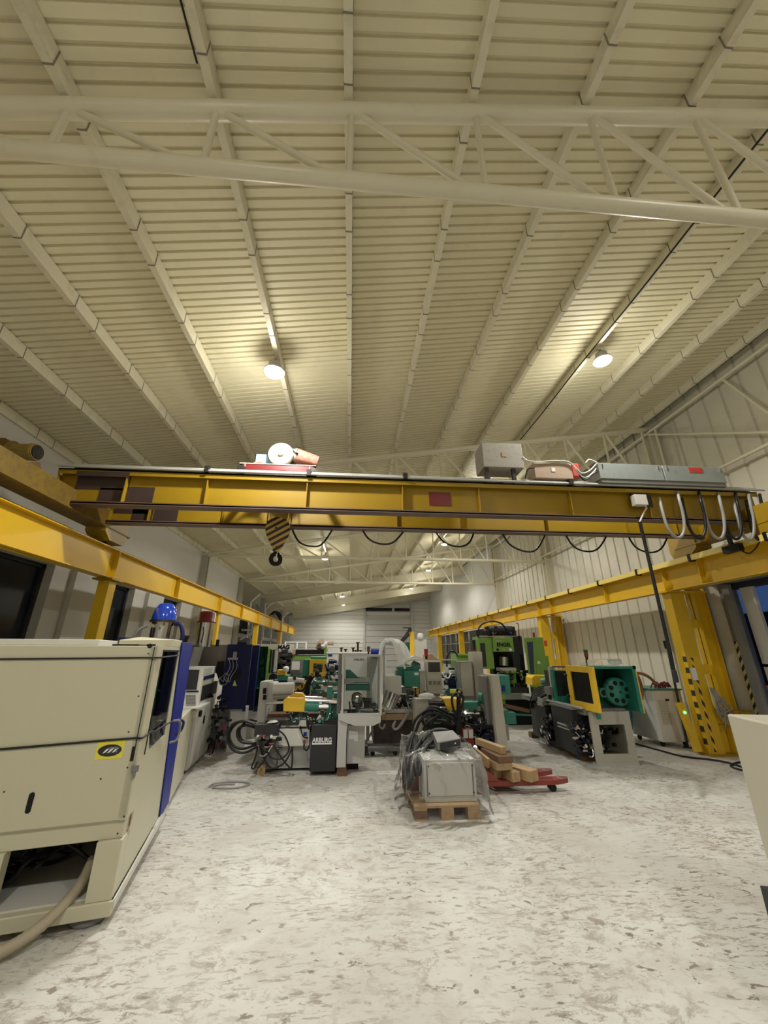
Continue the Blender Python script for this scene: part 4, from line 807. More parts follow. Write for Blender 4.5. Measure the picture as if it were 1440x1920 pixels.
# ================================================================== WRAPPED CABINET ON PALLET
px0, px1, py = .76, 1.50, 5.09
t = thing('wooden_pallet', 'wooden pallet carrying the plastic-wrapped cabinet', 'pallet', (1.13, 5.65, 0))
for y in (5.09, 5.29, 5.56, 5.84, 6.12): part('deck_board', MB().box(px0, px1, y, y + .12, .118, .14), 'wood', t)
for x in (px0, 1.06, 1.36):
    part('stringer_board', MB().box(x, x + .14, 5.09, 6.24, .096, .117), 'wood', t); part('bottom_board', MB().box(x, x + .14, 5.09, 6.24, 0, .02), 'wood', t)
    for y in (5.09, 5.6, 6.1): part('block', MB().box(x, x + .14, y, y + .14, .021, .095), 'dwood' if x == px0 else 'wood', t)
ca, cb2 = ay(796, 1470, 5.2).x, ay(893, 1470, 5.2).x; zt_ = ay(845, 1424, 5.2).z
t = thing('wrapped_cabinet', 'light grey control cabinet wrapped in clear film on a pallet, centre foreground', 'cabinet', ((ca + cb2) / 2, 5.4, .142))
part('cabinet_body', MB().box(ca, cb2, 5.2, 5.62, .142, zt_), 'lgrey', t, None, bevel=.006)
part('cabinet_door', MB().box(ca + .03, cb2 - .02, 5.185, 5.2, .20, zt_ - .03), 'lgrey', t, None, bevel=.004); part('plinth', MB().box(ca + .02, cb2 - .01, 5.18, 5.2, .145, .175), 'beige', t)
for x in (ca + .05, cb2 - .04):
    for z in (.23, zt_ - .06): part('door_screw', MB().cyl((x, 5.175, z), (x, 5.19, z), .008), 'black', t)
part('door_edge', MB().box(cb2 - .045, cb2 - .038, 5.18, 5.186, .2, zt_ - .05).box(ca + .028, ca + .034, 5.18, 5.186, .2, zt_ - .05), 'dgrey', t)
part('cable_bundle', MB().ptube([(775, 1375, 5.9), (768, 1400, 5.7), (764, 1440, 5.5), (766, 1470, 5.35), (772, 1440, 5.4), (780, 1405, 5.6), (790, 1385, 5.8)], 5.5, .028, 10).ptube([(770, 1380, 5.9), (760, 1420, 5.6), (757, 1455, 5.45), (764, 1478, 5.4), (778, 1450, 5.4), (786, 1410, 5.6), (800, 1390, 5.8)], 5.5, .022, 10).ptube([(781, 1380, 5.8), (777, 1420, 5.5), (784, 1452, 5.35), (790, 1430, 5.4), (800, 1400, 5.6), (815, 1388, 5.7)], 5.5, .024, 10), 'rubber', t, 'thick black cables under the film')
part('cable_bundle', MB().ptube([(800, 1400, 5.75), (815, 1380, 5.85), (840, 1376, 5.9), (870, 1390, 5.9), (890, 1410, 5.8)], 5.5, .03, 10).ptube([(790, 1392, 5.75), (810, 1372, 5.95), (835, 1370, 6.0), (850, 1380, 6.0)], 5.5, .03, 10), 'rubber', t)
part('inner_box', MB().box(.82, 1.3, 5.68, 6.1, .142, .60), 'dgrey', t, 'dark equipment behind the cabinet', bevel=.01); part('inner_box', MB().box(.80, .9, 5.63, 5.9, .142, .5), 'maroon', t)
co = thing('control_console', 'dark grey sloped operator console lying on the wrapped cabinet', 'console', (1.3, 5.6, zt_ + .02)); zc_ = zt_ + .09
b = MB(); P0, P1, P2, P3 = ay(820, 1392, 5.42), ay(864, 1384, 5.42), ay(849, 1369, 5.75), ay(811, 1372, 5.75)
b.hexa([P0 - Vector((0, 0, .09)), P1 - Vector((0, 0, .09)), P2 - Vector((0, 0, .09)), P3 - Vector((0, 0, .09)), P0, P1, P2, P3]); part('housing', b, 'grey', co, None, bevel=.006)
b = MB(); b.hexa([P0 + Vector((.03, -.004, -.08)), P1 + Vector((-.01, -.004, -.08)), P1 + Vector((-.01, .0, -.08)), P0 + Vector((.03, 0, -.08)), P0 + Vector((.03, -.004, -.01)), P1 + Vector((-.01, -.004, -.01)), P1 + Vector((-.01, .0, -.01)), P0 + Vector((.03, 0, -.01))]); part('front_face', b, 'dgrey', co)
part('button', MB().cyl(ay(853, 1393, 5.42), ay(853, 1393, 5.42) + Vector((0, -.015, 0)), .01), 'chrome', co)
rnd = random.Random(2)
def film_fn(u, v):
    a = u * 2 * PI; cx, cy = 1.17, 5.62; rx, ry = .47, .64
    k = (v ** .8); h = zt_ + .02 + .14 * max(0, math.sin(a)) * .9
    sq = 1 / max(abs(math.cos(a)), abs(math.sin(a))) ** .55; taper = 1.12 - .12 * min(1, v * 1.25)
    wv = .022 * math.sin(a * 13 + v * 9) + .015 * math.sin(a * 29 - v * 14)
    if v < .8: r, z = 1.0 * taper, .06 + (h - .08) * v / .8
    else: q = (v - .8) / .2; r, z = max(.001, (1 - q) * taper * .98), h - .02 + .03 * math.sin(q * PI / 2) + .02 * math.sin(a * 5 + q * 8)
    if v < .25 and math.cos(a) < 0: r *= 1 + .10 * (1 - v / .25)
    return Vector((cx + rx * r * sq * math.cos(a) * (1 + wv), cy + ry * r * sq * math.sin(a) * (1 + wv), z + .008 * math.sin(a * 17 + v * 21) + (.012 * math.sin(a * 41 + v * 60) + .01 * math.sin(a * 23 - v * 75) if v > .7 else 0)))
single('plastic_wrap', MB().grid(film_fn, 110, 34), 'film', 'crinkled transparent plastic film draped over the pallet load', 'plastic film')
# ================================================================== HYDRAULIC MACHINE behind the wrapped cabinet
t = thing('moulding_machine', 'teal and yellow machine with blue-black hydraulics and tall pale column, centre right', 'machine', (1.9, 7.8, 0))
part('pale_column', MB().prism([ay(x, y, 7.0) for x, y in ((922, 1266), (936, 1266), (954, 1408), (934, 1408))], (0, .35, 0)), 'beige', t, 'tall pale end column', bevel=.005); part('column_side', MB().pb(911, 1268, 922, 1400, 7.2, .3), 'grey', t)
part('teal_box', MB().pb(938, 1266, 957, 1302, 7.6, .35), 'teal', t, 'teal housing with blue sticker', bevel=.008); part('blue_sticker', MB().pb(941, 1285, 947, 1297, 7.594, .005), 'blue', t)
part('teal_base', MB().pb(942, 1336, 968, 1358, 7.7, .4), 'teal', t, None, bevel=.006); part('rear_leg', MB().pb(948, 1355, 954, 1388, 8.2, .2), 'beige', t)
part('frame_rear', MB().pb(905, 1266, 910, 1330, 7.5, .05).pb(905, 1264, 922, 1269, 7.5, .05), 'beige', t)
part('teal_plate', MB().pb(907, 1290, 918, 1345, 7.4, .2), 'teal', t, None, bevel=.005)
rc_ = MB().cyl(ay(914, 1310, 7.3), ay(914, 1310, 7.3) + Vector((0, .2, 0)), .12); part('teal_flange', rc_, 'teal', t)
part('bed', MB().pb(806, 1345, 905, 1352, 7.3, .6), 'iron', t); part('base_body', MB().pb(800, 1352, 928, 1420, 7.6, .8), 'dgrey', t); part('yellow_cover', MB().prism([ay(x, y, 7.35) for x, y in ((839, 1332), (830, 1310), (848, 1309), (868, 1311), (868, 1332))], (0, .35, 0)), 'myellow', t, 'yellow injection unit cover', bevel=.008)
part('teal_cover', MB().pb(869, 1316, 896, 1332, 7.4, .3), 'teal', t, None, bevel=.008); part('teal_cover', MB().pb(896, 1316, 908, 1324, 7.5, .2), 'teal', t)
for x0, y0, x1, y1, r, m in ((804, 1318, 838, 1318, .05, 'iron'), (804, 1327, 838, 1327, .035, 'chrome'), (868, 1338, 908, 1338, .04, 'chrome'), (800, 1336, 840, 1337, .045, 'black')):
    part('cylinder', MB().cyl(ay(x0, y0, 7.4), ay(x1, y1, 7.4), r, seg=14), m, t)
pclutter('hydraulic_valves', t, 868, 1345, 926, 1420, 7.1, 150, ['black', 'iron', 'navy', 'rubber', 'chrome', 'navy', 'black'], .026, 21, .3)
pclutter('hydraulic_valves', t, 805, 1334, 905, 1352, 7.2, 50, ['black', 'iron', 'chrome', 'teal'], .022, 22, .2)
part('valve_rack', MB().pb(866, 1360, 932, 1366, 7.15, .3).pb(866, 1416, 932, 1422, 7.15, .4), 'black', t); part('terminal_box', MB().pb(867, 1366, 888, 1398, 7.0, .1), 'dred', t); part('motor_label', MB().pb(869, 1368, 877, 1384, 6.99, .01).pb(879, 1368, 887, 1384, 6.99, .01), 'lgrey', t)
for i, h in enumerate([[(842, 1350), (820, 1338), (800, 1340), (786, 1355), (778, 1378)], [(850, 1348), (812, 1330), (790, 1338), (776, 1356), (770, 1382)], [(840, 1336), (815, 1326), (800, 1330), (792, 1348), (796, 1360)], [(856, 1352), (838, 1342), (815, 1346), (800, 1358), (790, 1376)], [(865, 1344), (840, 1338), (822, 1342), (808, 1358)], [(870, 1350), (850, 1360), (830, 1352), (812, 1350)], [(912, 1350), (895, 1360), (870, 1355), (850, 1352)], [(926, 1356), (932, 1372), (930, 1390), (922, 1396)]]):
    part('hydraulic_hose', MB().ptube([(x, y, 6.95 + .03 * i) for x, y in h], 7.0, .022 if i < 6 else .014, 9), 'rubber', t)
part('hose_loop', MB().ptube([(856, 1345), (849, 1325), (848, 1307), (858, 1300), (868, 1307), (866, 1325), (860, 1350), (858, 1400)], 6.95, .02, 10), 'rubber', t, 'black hose standing in a loop'); part('hose_column', MB().cyl(ay(860, 1305, 7.0), ay(860, 1410, 7.0), .035), 'black', t)
part('green_caps', MB().pb(846, 1293, 864, 1300, 7.9, .1), 'label', t, 'pale yellow cap')
feet(t, [(1.85, 7.6), (2.35, 7.6), (1.9, 8.2)], 'dwood', .1, .1)

# ================================================================== PALLET TRUCK WITH TIMBERS
t = thing('pallet_truck', 'red hand pallet truck loaded with wooden beams', 'pallet truck', (2.5, 6.03, 0))
for i, yy in enumerate((5.86, 6.24)):
    xe = 2.98 - .03 * i
    part('fork', MB().prism([(1.70, yy, .085), (xe - .16, yy, .085), (xe, yy + .04, .095), (xe + .02, yy + .08, .10), (xe, yy + .12, .095), (xe - .16, yy + .16, .085), (1.70, yy + .16, .085)], (0, 0, .06)), 'red', t, None, bevel=.006)
    part('fork_tip', MB().prism([(xe - .12, yy + .005, .146), (xe, yy + .04, .15), (xe + .02, yy + .08, .15), (xe, yy + .12, .15), (xe - .12, yy + .155, .146)], (0, 0, .004)), 'grey', t)
    part('fork_roller', MB().cyl((xe - .22, yy + .03, .045), (xe - .22, yy + .13, .045), .043), 'black', t); part('fork_slot', MB().box(xe - .42, xe - .20, yy + .03, yy + .13, .145, .149), 'maroon', t)
part('cross_head', MB().box(1.62, 1.72, 5.86, 6.40, .07, .30), 'red', t, None, bevel=.01); part('steer_wheel', MB().cyl((1.68, 6.05, .07), (1.68, 6.2, .07), .07), 'black', t)
part('side_brace', MB().prism([(1.70, 5.85, .15), (1.70, 5.85, .34), (1.76, 5.85, .34), (2.02, 5.85, .15)], (0, .02, 0)), 'red', t); part('handle', MB().tube([(1.66, 6.3, .25), (1.66, 6.33, .7), (1.68, 6.35, 1.1), (1.68, 6.22, 1.18), (1.68, 6.35, 1.22), (1.68, 6.5, 1.18), (1.68, 6.36, 1.1)], .016, 8), 'black', t)
# timbers
def beam(p, q, w, h, m, lab): single('timber_beam', MB().bar(p, q, w, h), m, lab, 'timber', 'timbers on the red pallet truck', bevel=.006)
beam((2.47, 5.78, .215), (2.05, 6.45, .215), .17, .13, 'wood', 'pale squared beam lying rightmost on the pallet truck')
beam((2.23, 5.80, .205), (2.02, 6.40, .205), .13, .115, 'wood', 'short low beam in the middle of the pallet truck')
beam((2.04, 5.95, .218), (1.84, 6.40, .218), .13, .13, 'wood', 'long leaning beam at the left of the pallet truck')
beam((2.08, 5.80, .325), (2.03, 6.3, .325), .23, .09, 'wood', 'wide block bearing the upper beams in the stack')
beam((2.10, 5.78, .41), (2.03, 6.3, .41), .22, .075, 'dwood', 'dark brown block second from the top of the stack')
beam((2.12, 5.88, .492), (1.95, 6.5, .492), .09, .085, 'wood', 'narrow topmost beam of the timber stack')
beam((1.90, 5.9, .34), (1.80, 6.2, .42), .04, .12, 'wood', 'thin upright board leaning behind the timber stack')

# ================================================================== MACHINE WITH YELLOW DOOR, right
t = thing('moulding_machine', 'machine with yellow windowed door and open teal end guard, right of centre', 'machine', (4.4, 8.2, 0))
b = MB(); x0, x1 = 4.07, 4.79
b.box(x0, x1, 7.0, 7.04, .03, .17); b.box(x0, x0 + .14, 7.0, 7.04, .17, .80); b.box(x1 - .13, x1, 7.0, 7.04, .17, .80); b.box(x0 + .14, x1 - .13, 7.0, 7.04, .60, .80)
part('end_frame', b, 'beige', t, 'grey end frame with square opening', bevel=.004); part('frame_foot', MB().box(x0, x1, 6.99, 7.12, .0, .04), 'lgrey', t); part('side_frame', MB().box(x1 - .02, x1 + .02, 7.04, 8.2, .05, .8), 'beige', t)
part('bed_beam', MB().box(4.0, 4.75, 7.04, 9.6, .74, .84), 'grey', t); part('bed_edge', MB().box(3.93, 3.97, 7.0, 9.3, .84, .87), 'lgrey', t)
cbn = part('charcoal_cabinet', MB().box(3.90, 4.3, 7.25, 8.0, .10, .80), 'dgrey', t, 'long charcoal cabinet', bevel=.008); part('light_stripe', MB().box(3.893, 3.899, 7.42, 7.82, .50, .53).box(3.893, 3.899, 7.42, 7.82, .45, .47), 'lgrey', cbn)
part('charcoal_cabinet', MB().box(3.90, 4.5, 8.25, 8.95, .12, .74), 'dgrey', t, None, bevel=.008); part('cabinet_lid', MB().box(3.88, 4.3, 7.22, 8.02, .80, .83), 'grey', t); part('cabinet_lid', MB().box(3.88, 4.3, 8.2, 8.6, .76, .80), 'grey', t)
b = MB(); b.box(4.0, 4.5, 8.0, 8.25, .15, .7); part('inner_body', b, 'black', t)
pclutter('hydraulics', t, 1072, 1352, 1116, 1408, 7.08, 100, ['iron', 'black', 'chrome', 'navy', 'rubber', 'beige'], .024, 31, .25); pclutter('hydraulics', t, 1016, 1345, 1040, 1378, 8.05, 40, ['iron', 'black', 'chrome'], .026, 32, .15)
pclutter('inner_cables', t, 1122, 1356, 1165, 1412, 7.4, 30, ['iron', 'rubber', 'beige'], .03, 33, .5)
# yellow sliding door on the left side plane
X = 4.06; ya, yb = 6.65, 7.5; z0, z1 = .82, 1.52
b = MB(); b.box(X - .02, X + .03, ya, ya + .12, z0, z1); b.box(X - .02, X + .03, yb - .14, yb, z0, z1); b.box(X - .02, X + .03, ya + .12, yb - .14, z0, z0 + .12); b.box(X - .02, X + .03, ya + .12, yb - .14, z1 - .10, z1)
dr = part('sliding_door', b, 'myellow', t, 'yellow door with dark window', bevel=.004); part('window_pane', MB().box(X, X + .006, ya + .12, yb - .14, z0 + .12, z1 - .1), 'dglass', dr)
for z in (1.0, 1.35): part('hinge', MB().cyl((X - .035, yb - .02, z), (X - .035, yb + .05, z), .02), 'black', dr)
# teal end guard, open towards the viewer
xa, xb, zb, zt2 = 4.18, 4.94, .80, 1.50
b = MB(); b.box(xa, xb, 6.9, 7.75, zt2 - .015, zt2); b.box(xa, xa + .02, 6.9, 7.75, zb, zt2 - .015); b.box(xb - .02, xb, 6.9, 7.75, zb, zt2 - .015); b.box(xa, xb, 7.73, 7.75, zb, zt2 - .015)
gd = part('end_guard', b, 'teal', t, 'open teal guard hood'); part('guard_rim', MB().box(xa - .05, xa + .02, 6.88, 6.90, zb - .1, zt2 + .02).box(xb - .03, xb + .03, 6.88, 6.90, zb - .02, zt2 + .02).box(xa + .02, xb - .03, 6.88, 6.90, zt2 - .02, zt2 + .02), 'teal', gd)
part('yellow_edge', MB().box(xb + .03, xb + .05, 6.88, 7.0, zb - .02, zt2 + .0), 'myellow', gd); part('corner_knob', MB().cyl((xb + .02, 6.87, zt2), (xb + .02, 6.9, zt2), .03), 'black', gd)
wc = ay(1160, 1297, 7.15)
whl = part('turret', MB().lathe((wc.x - .02, 7.12, wc.z), [(.001, -.04), (.03, -.04), (.08, -.02), (.21, .0), (.235, .02), (.235, .13), (.15, .14)], 30, 'y'), 'teal', t, 'teal round drive head')
for k in range(8):
    a = k * PI / 4 + .3; part('turret_hole', MB().cyl((wc.x - .02 + .15 * math.cos(a), 7.095, wc.z + .15 * math.sin(a)), (wc.x - .02 + .15 * math.cos(a), 7.14, wc.z + .15 * math.sin(a)), .036), 'black', whl)
part('hub_hole', MB().cyl((wc.x - .02, 7.075, wc.z), (wc.x - .02, 7.1, wc.z), .02), 'black', whl)
for sx in (-1, 1):
    cx = wc.x - .02 + sx * .265; b = MB().lathe((cx, 7.16, wc.z + .015 * sx), [(.05, -.02), (.075, -.02), (.08, .0), (.08, .2)], 24, 'y'); br = part('side_boss', b, 'teal', t); part('boss_bore', MB().cyl((cx, 7.15, wc.z + .015 * sx), (cx, 7.3, wc.z + .015 * sx), .052), 'black', br)
part('drive_block', MB().box(4.2, 4.8, 7.35, 7.7, .84, 1.05), 'teal', t); part('drive_block', MB().box(4.25, 4.45, 7.3, 7.5, 1.2, 1.35), 'black', t)
part('rail_post', MB().pb(1034, 1250, 1044, 1318, 8.05, .06), 'lgrey', t); part('rail_bar', MB().cyl(ay(1036, 1250, 8.0), ay(1062, 1250, 7.6), .014), 'iron', t)
part('teal_frame', MB().box(3.98, 4.02, 7.9, 8.0, .84, 1.42).box(4.02, 4.3, 7.9, 8.3, .84, .95), 'teal', t); part('dark_unit', MB().box(4.05, 4.4, 8.0, 8.4, .95, 1.4), 'dgrey', t)
part('yellow_cover', MB().prism([ay(x, y, 9.0) for x, y in ((998, 1285), (998, 1271), (1003, 1266), (1036, 1267), (1036, 1272), (1014, 1273), (1014, 1286))], (0, .35, 0)), 'myellow', t, None, bevel=.008); rb = MB().cyl(ay(1016, 1281, 8.8), ay(1034, 1277, 8.7), .09); part('teal_motor', rb, 'teal', t)
for i in range(7):
    part('hydraulic_hose', MB().ptube([(1036 - i * 2, 1284 + i * 3, 8.2), (1020 - i * 2, 1286 + i * 4, 8.4), (1004 - i, 1294 + i * 3, 8.7), (996 + i * 2, 1312, 8.8), (996 + i * 3, 1328, 8.8)], 8.6, .024, 9), 'rubber', t)
part('grey_block', MB().pb(1030, 1288, 1044, 1303, 8.0, .2), 'grey', t); part('fixing_plate', MB().prism([ay(x, y, 8.3) for x, y in ((1009, 1306), (1027, 1310), (1022, 1326), (1008, 1322))], (0, .02, 0)), 'lgrey', t)
part('white_plinth', MB().box(4.0, 4.3, 8.6, 8.9, .0, .3), 'white', t); feet(t, [(4.1, 9.3), (4.12, 7.4), (4.6, 7.5)], 'dwood', .12, .1)
stack_light(1099, 1218, 1237, 7.3, 'red signal light above the yellow-door machine'); q = ay(1099, 1237, 7.3)
single('light_pole', MB().cyl((q.x, 7.3, 1.50), (q.x, 7.3, q.z), .012), 'black', 'thin pole carrying the signal light over the yellow-door machine', 'pole')
single('acrylic_cover', MB().prism([ay(x, y, 7.0) for x, y in ((1104, 1249), (1128, 1238), (1164, 1236), (1168, 1248))], (0, .4, 0)), 'film', 'clear acrylic cover lying on the teal guard', 'plastic cover')

# ================================================================== RIGHT SIDE ITEMS
t = thing('temperature_unit', 'off-white vented cabinet with teal top beside the striped yellow column', 'cabinet', (6.47, 8.6, 0))
b = MB(); P = [ay(1221, 1294, 8.0), ay(1286, 1294, 8.0)]; b.box(6.16, 6.78, 8.15, 9.0, .09, 1.02); cbd = part('cabinet_body', b, 'white', t, None, bevel=.012); part('top_plate', MB().box(6.14, 6.80, 8.13, 9.02, 1.02, 1.045), 'teal', t)
for k in range(16): part('louvre', MB().box(6.24, 6.44, 8.143, 8.15, .40 + k * .028, .412 + k * .028), 'beige', cbd)
part('display', MB().box(6.40, 6.48, 8.143, 8.15, .82, .86), 'screen', cbd)
for x, y in ((6.22, 8.25), (6.7, 8.25), (6.22, 8.9), (6.7, 8.9)): part('castor', MB().cyl((x - .02, y, .045), (x + .02, y, .045), .045), 'black', t)
for i, h in enumerate([[(1193, 1262, 8.2), (1206, 1264, 8.3), (1220, 1272, 8.4), (1232, 1286, 8.4)], [(1196, 1268, 8.2), (1201, 1280, 8.3), (1204, 1298, 8.4), (1203, 1312, 8.4)]]):
    single('brown_hose', MB().ptube(h, 8.3, .03, 10), 'hosebr', ['brown hose arching from the teal guard to the off-white cabinet', 'brown hose hanging behind the teal guard'][i], 'hose', 'brown hoses')
cl = MB(); rnd = random.Random(5)
for i in range(10): x = rnd.uniform(6.25, 6.6); cl.tube([(x, 8.3, 1.05), (x + .05, 8.28, 1.12 + rnd.uniform(0, .05)), (x + .13, 8.3, 1.07)], .014, 7, 4)
stuff('cable_heap', cl, 'dred', 'tangled dark red and black leads on the off-white cabinet', 'cables')
t = thing('waste_bin', 'large blue-teal wheeled bin behind the yellow-door machine', 'bin', (5.4, 9.0, 0)); part('bin_body', MB().hexa([(5.2, 8.7, .12), (5.95, 8.7, .12), (5.95, 9.4, .12), (5.2, 9.4, .12), (5.1, 8.6, .98), (6.05, 8.6, .98), (6.05, 9.5, .98), (5.1, 9.5, .98)]), mat('bin_teal', (.01, .10, .13), .4), t, None, bevel=.02)
part('castor', MB().cyl((5.10, 8.75, .06), (5.16, 8.75, .06), .06), 'black', t); part('castor', MB().cyl((5.6, 8.75, .06), (5.66, 8.75, .06), .06), 'black', t)
t = thing('switch_box', 'small beige box with red button beside the teal guard', 'switch box', (5.35, 8.05, .98)); pb_ = MB().pb(1205, 1318, 1218, 1343, 8.55, .08); part('housing', pb_, 'boxb', t, bevel=.005); part('button', MB().cyl(ay(1213, 1336, 8.55), ay(1213, 1336, 8.55) + Vector((0, -.03, 0)), .03), 'red', t)
t = thing('light_curtain', 'narrow yellow safety light curtain post leaning by the striped column', 'safety post', (6.4, 7.65, 0))
part('housing', MB().bar((6.40, 7.62, .04), (6.34, 7.72, .84), .10, .10), 'myellow', t); part('green_lamp', MB().cyl((6.34, 7.63, .68), (6.34, 7.67, .68), .02), mat('green_led', (.1, 1, .4), .3, emit=3), t, 'lit green lamp')
bb = MB(); rnd = random.Random(8)
for i in range(16):
    x = 6.83 + rnd.uniform(-.03, .03); bb.tube([(x, 7.45, 1.12), (x + rnd.uniform(-.05, .06), 7.38, 1.0), (x + rnd.uniform(-.06, .22), 7.36 + rnd.uniform(-.04, .04), rnd.uniform(.62, .9)), (x + rnd.uniform(-.1, .3), 7.38, rnd.uniform(.4, .85))], .009, 6, 4)
stuff('cable_bundle', bb, 'gcable', 'bundle of grey lead ends hanging on the striped yellow column', 'cables')
single('junction_cover', MB().box(7.02, 7.34, 7.3, 7.46, .62, .74).box(7.1, 7.3, 7.25, 7.3, .64, .72), 'yellow', 'dented yellow steel box on the foot bracket of the striped column', 'box')
single('floor_cable', MB().tube([az(x, y, .014) for x, y in ((1190, 1394), (1230, 1405), (1280, 1418), (1330, 1424), (1365, 1430), (1400, 1440), (1420, 1436), (1395, 1428), (1370, 1436), (1400, 1446), (1440, 1450))], .016, 7), 'rubber', 'black cable lying on the floor towards the striped yellow column', 'cable')
P_ = ay(1250, 1207, 7.95); Q_ = az(1290, 1402, 0)
t = thing('standing_rod', 'dark rod with black head standing in front of the off-white cabinet', 'rod', (Q_.x, Q_.y, 0)); part('rod', MB().cyl(Q_, P_, .022), 'iron', t); part('head', MB().cyl(P_ + Vector((0, 0, -.1)), P_ + Vector((0, 0, .06)), .05, .06), 'black', t); part('foot', MB().cyl(Q_, Q_ + Vector((0, 0, .02)), .08), 'iron', t)

# white cabinet, right foreground
t = thing('machine_cabinet', 'plain off-white cabinet cut off by the right edge of the photo', 'cabinet', (3.3, 2.3, 0))
A0 = Vector((2.93, 3.12, 0)); dl = Vector((-.25, -.968, 0)); dr = Vector((.968, -.25, 0)); zc2 = 1.30
def wc_box(u0, u1, v0, v1, z0, z1, b=None): b = b or MB(); return b.hexa([A0 + dl * u + dr * v + Vector((0, 0, z)) for z in (z0, z1) for u, v in ((u1, v0), (u1, v1), (u0, v1), (u0, v0))])
part('cabinet_body', wc_box(0, 1.5, 0, 1.2, .40, zc2), mat('offwhite_enamel', (.56, .535, .43), .35, dirt=.12, dcol=(.4, .38, .32), scale=2, thr=.56, tint=.03), t, None, bevel=.012)
part('base', wc_box(.29, 1.4, -.235, .9, 0, .36), 'dgrey', t, 'dark base'); part('neck', wc_box(.35, 1.3, .2, .85, .36, .40), 'grey', t)

# ================================================================== GREEN PRESS
Ye = 10.5
t = thing('vertical_press', 'tall lime green vertical press lettered ENGEL', 'machine', (4.0, 10.9, 0))
part('corner_pillar', MB().pb(898, 1192, 925, 1254, Ye, .5), 'green', t, None, bevel=.008); part('pillar_window', MB().pb(902, 1206, 911, 1250, Ye - .01, .012), 'dgrey', t); part('pillar_edge', MB().pb(888, 1200, 899, 1262, Ye + .25, .2), 'dgrey', t)
hp_ = part('head_panel', MB().pb(926, 1195, 963, 1222, Ye - .15, .4), 'green', t, 'green head panel with lettering', bevel=.01); text_part('lettering', 'ENGEL', ay(945, 1209, Ye - .155), .38, 'black', hp_, bold=.035)
for px, m in ((933, 'navy'), (957, 'paper'), (945, 'label')): part('round_emblem', MB().cyl(ay(px, 1218, Ye - .15), ay(px, 1218, Ye - .15) + Vector((0, -.005, 0)), .035 if m != 'label' else .015), m, hp_)
text_part('small_lettering', 'DUO', ay(935, 1202, Ye - .155), .14, 'lgrey', hp_)
part('recess', MB().pb(926, 1222, 985, 1302, Ye + .5, .3), 'black', t); part('side_body', MB().pb(963, 1192, 985, 1300, Ye + .25, .5), 'dgrey', t, None, bevel=.03); part('ram', MB().cyl(ay(945, 1232, Ye + .25), ay(945, 1248, Ye + .25), .12), 'chrome', t)
part('platen', MB().pb(938, 1252, 968, 1258, Ye + .1, .3), 'beige', t); part('green_body', MB().pb(945, 1258, 980, 1284, Ye + .25, .3), 'green', t, None, bevel=.06); part('table', MB().pb(934, 1300, 995, 1312, Ye - .1, .7), 'green', t, None, bevel=.006)
part('table_top', MB().pb(930, 1289, 992, 1300, Ye, .5), 'iron', t); part('table_front', MB().pb(948, 1302, 985, 1311, Ye - .11, .01), 'grey', t); part('lower_leg', MB().pf(935, 950, 1310, Ye, .3), 'green', t); part('lower_body', MB().pf(950, 1000, 1312, Ye + .3, .5), 'black', t)
part('crown', MB().pb(893, 1182, 968, 1192, Ye, .5), 'dgrey', t); part('crown_rail', MB().pb(893, 1192, 968, 1194, Ye - .03, .03), 'chrome', t)
part('crown_motor', MB().cyl(ay(915, 1184, Ye + .1), ay(960, 1184, Ye + .1), .14), 'black', t); part('hose_arch', MB().ptube([(897, 1195), (897, 1180), (905, 1170), (920, 1165), (938, 1168), (948, 1178), (952, 1186)], Ye - .05, .022, 9), 'rubber', t, 'black hose arching over the top')
pclutter('crown_fittings', t, 900, 1180, 962, 1192, Ye - .05, 40, ['iron', 'black', 'navy', 'rubber'], .03, 41, .2); pclutter('tool_fittings', t, 932, 1256, 982, 1300, Ye + .1, 50, ['iron', 'black', 'green', 'beige'], .035, 42, .3)
part('side_hose', MB().ptube([(968, 1168), (972, 1172), (973, 1190), (975, 1200)], Ye + .2, .012), 'rubber', t)
t = thing('control_enclosure', 'tall lime green glazed enclosure right of the lettered press', 'machine', (5.3, 10.4, 0))
part('door_frame', MB().prism([ay(x, y, 10.2) for x, y in ((984, 1198), (1003, 1196), (1006, 1288), (996, 1288))], (0, .06, 0)), 'green', t); part('door_pane', MB().prism([ay(x, y, 10.19) for x, y in ((988, 1204), (999, 1203), (1003, 1282), (997, 1282))], (0, .01, 0)), mat('dark_pane', (.05, .06, .08), .12), t)
part('body', MB().pf(1002, 1022, 1195, 10.25, .5), 'green', t, None, bevel=.006); part('side_body', MB().pf(1022, 1032, 1230, 10.4, .5), 'green', t); part('paper', MB().pb(1008, 1240, 1013, 1245, 10.24, .01), 'paper', t)
stack_light(1001, 1186, 1196, 10.3, 'small red signal light on the glazed green enclosure')

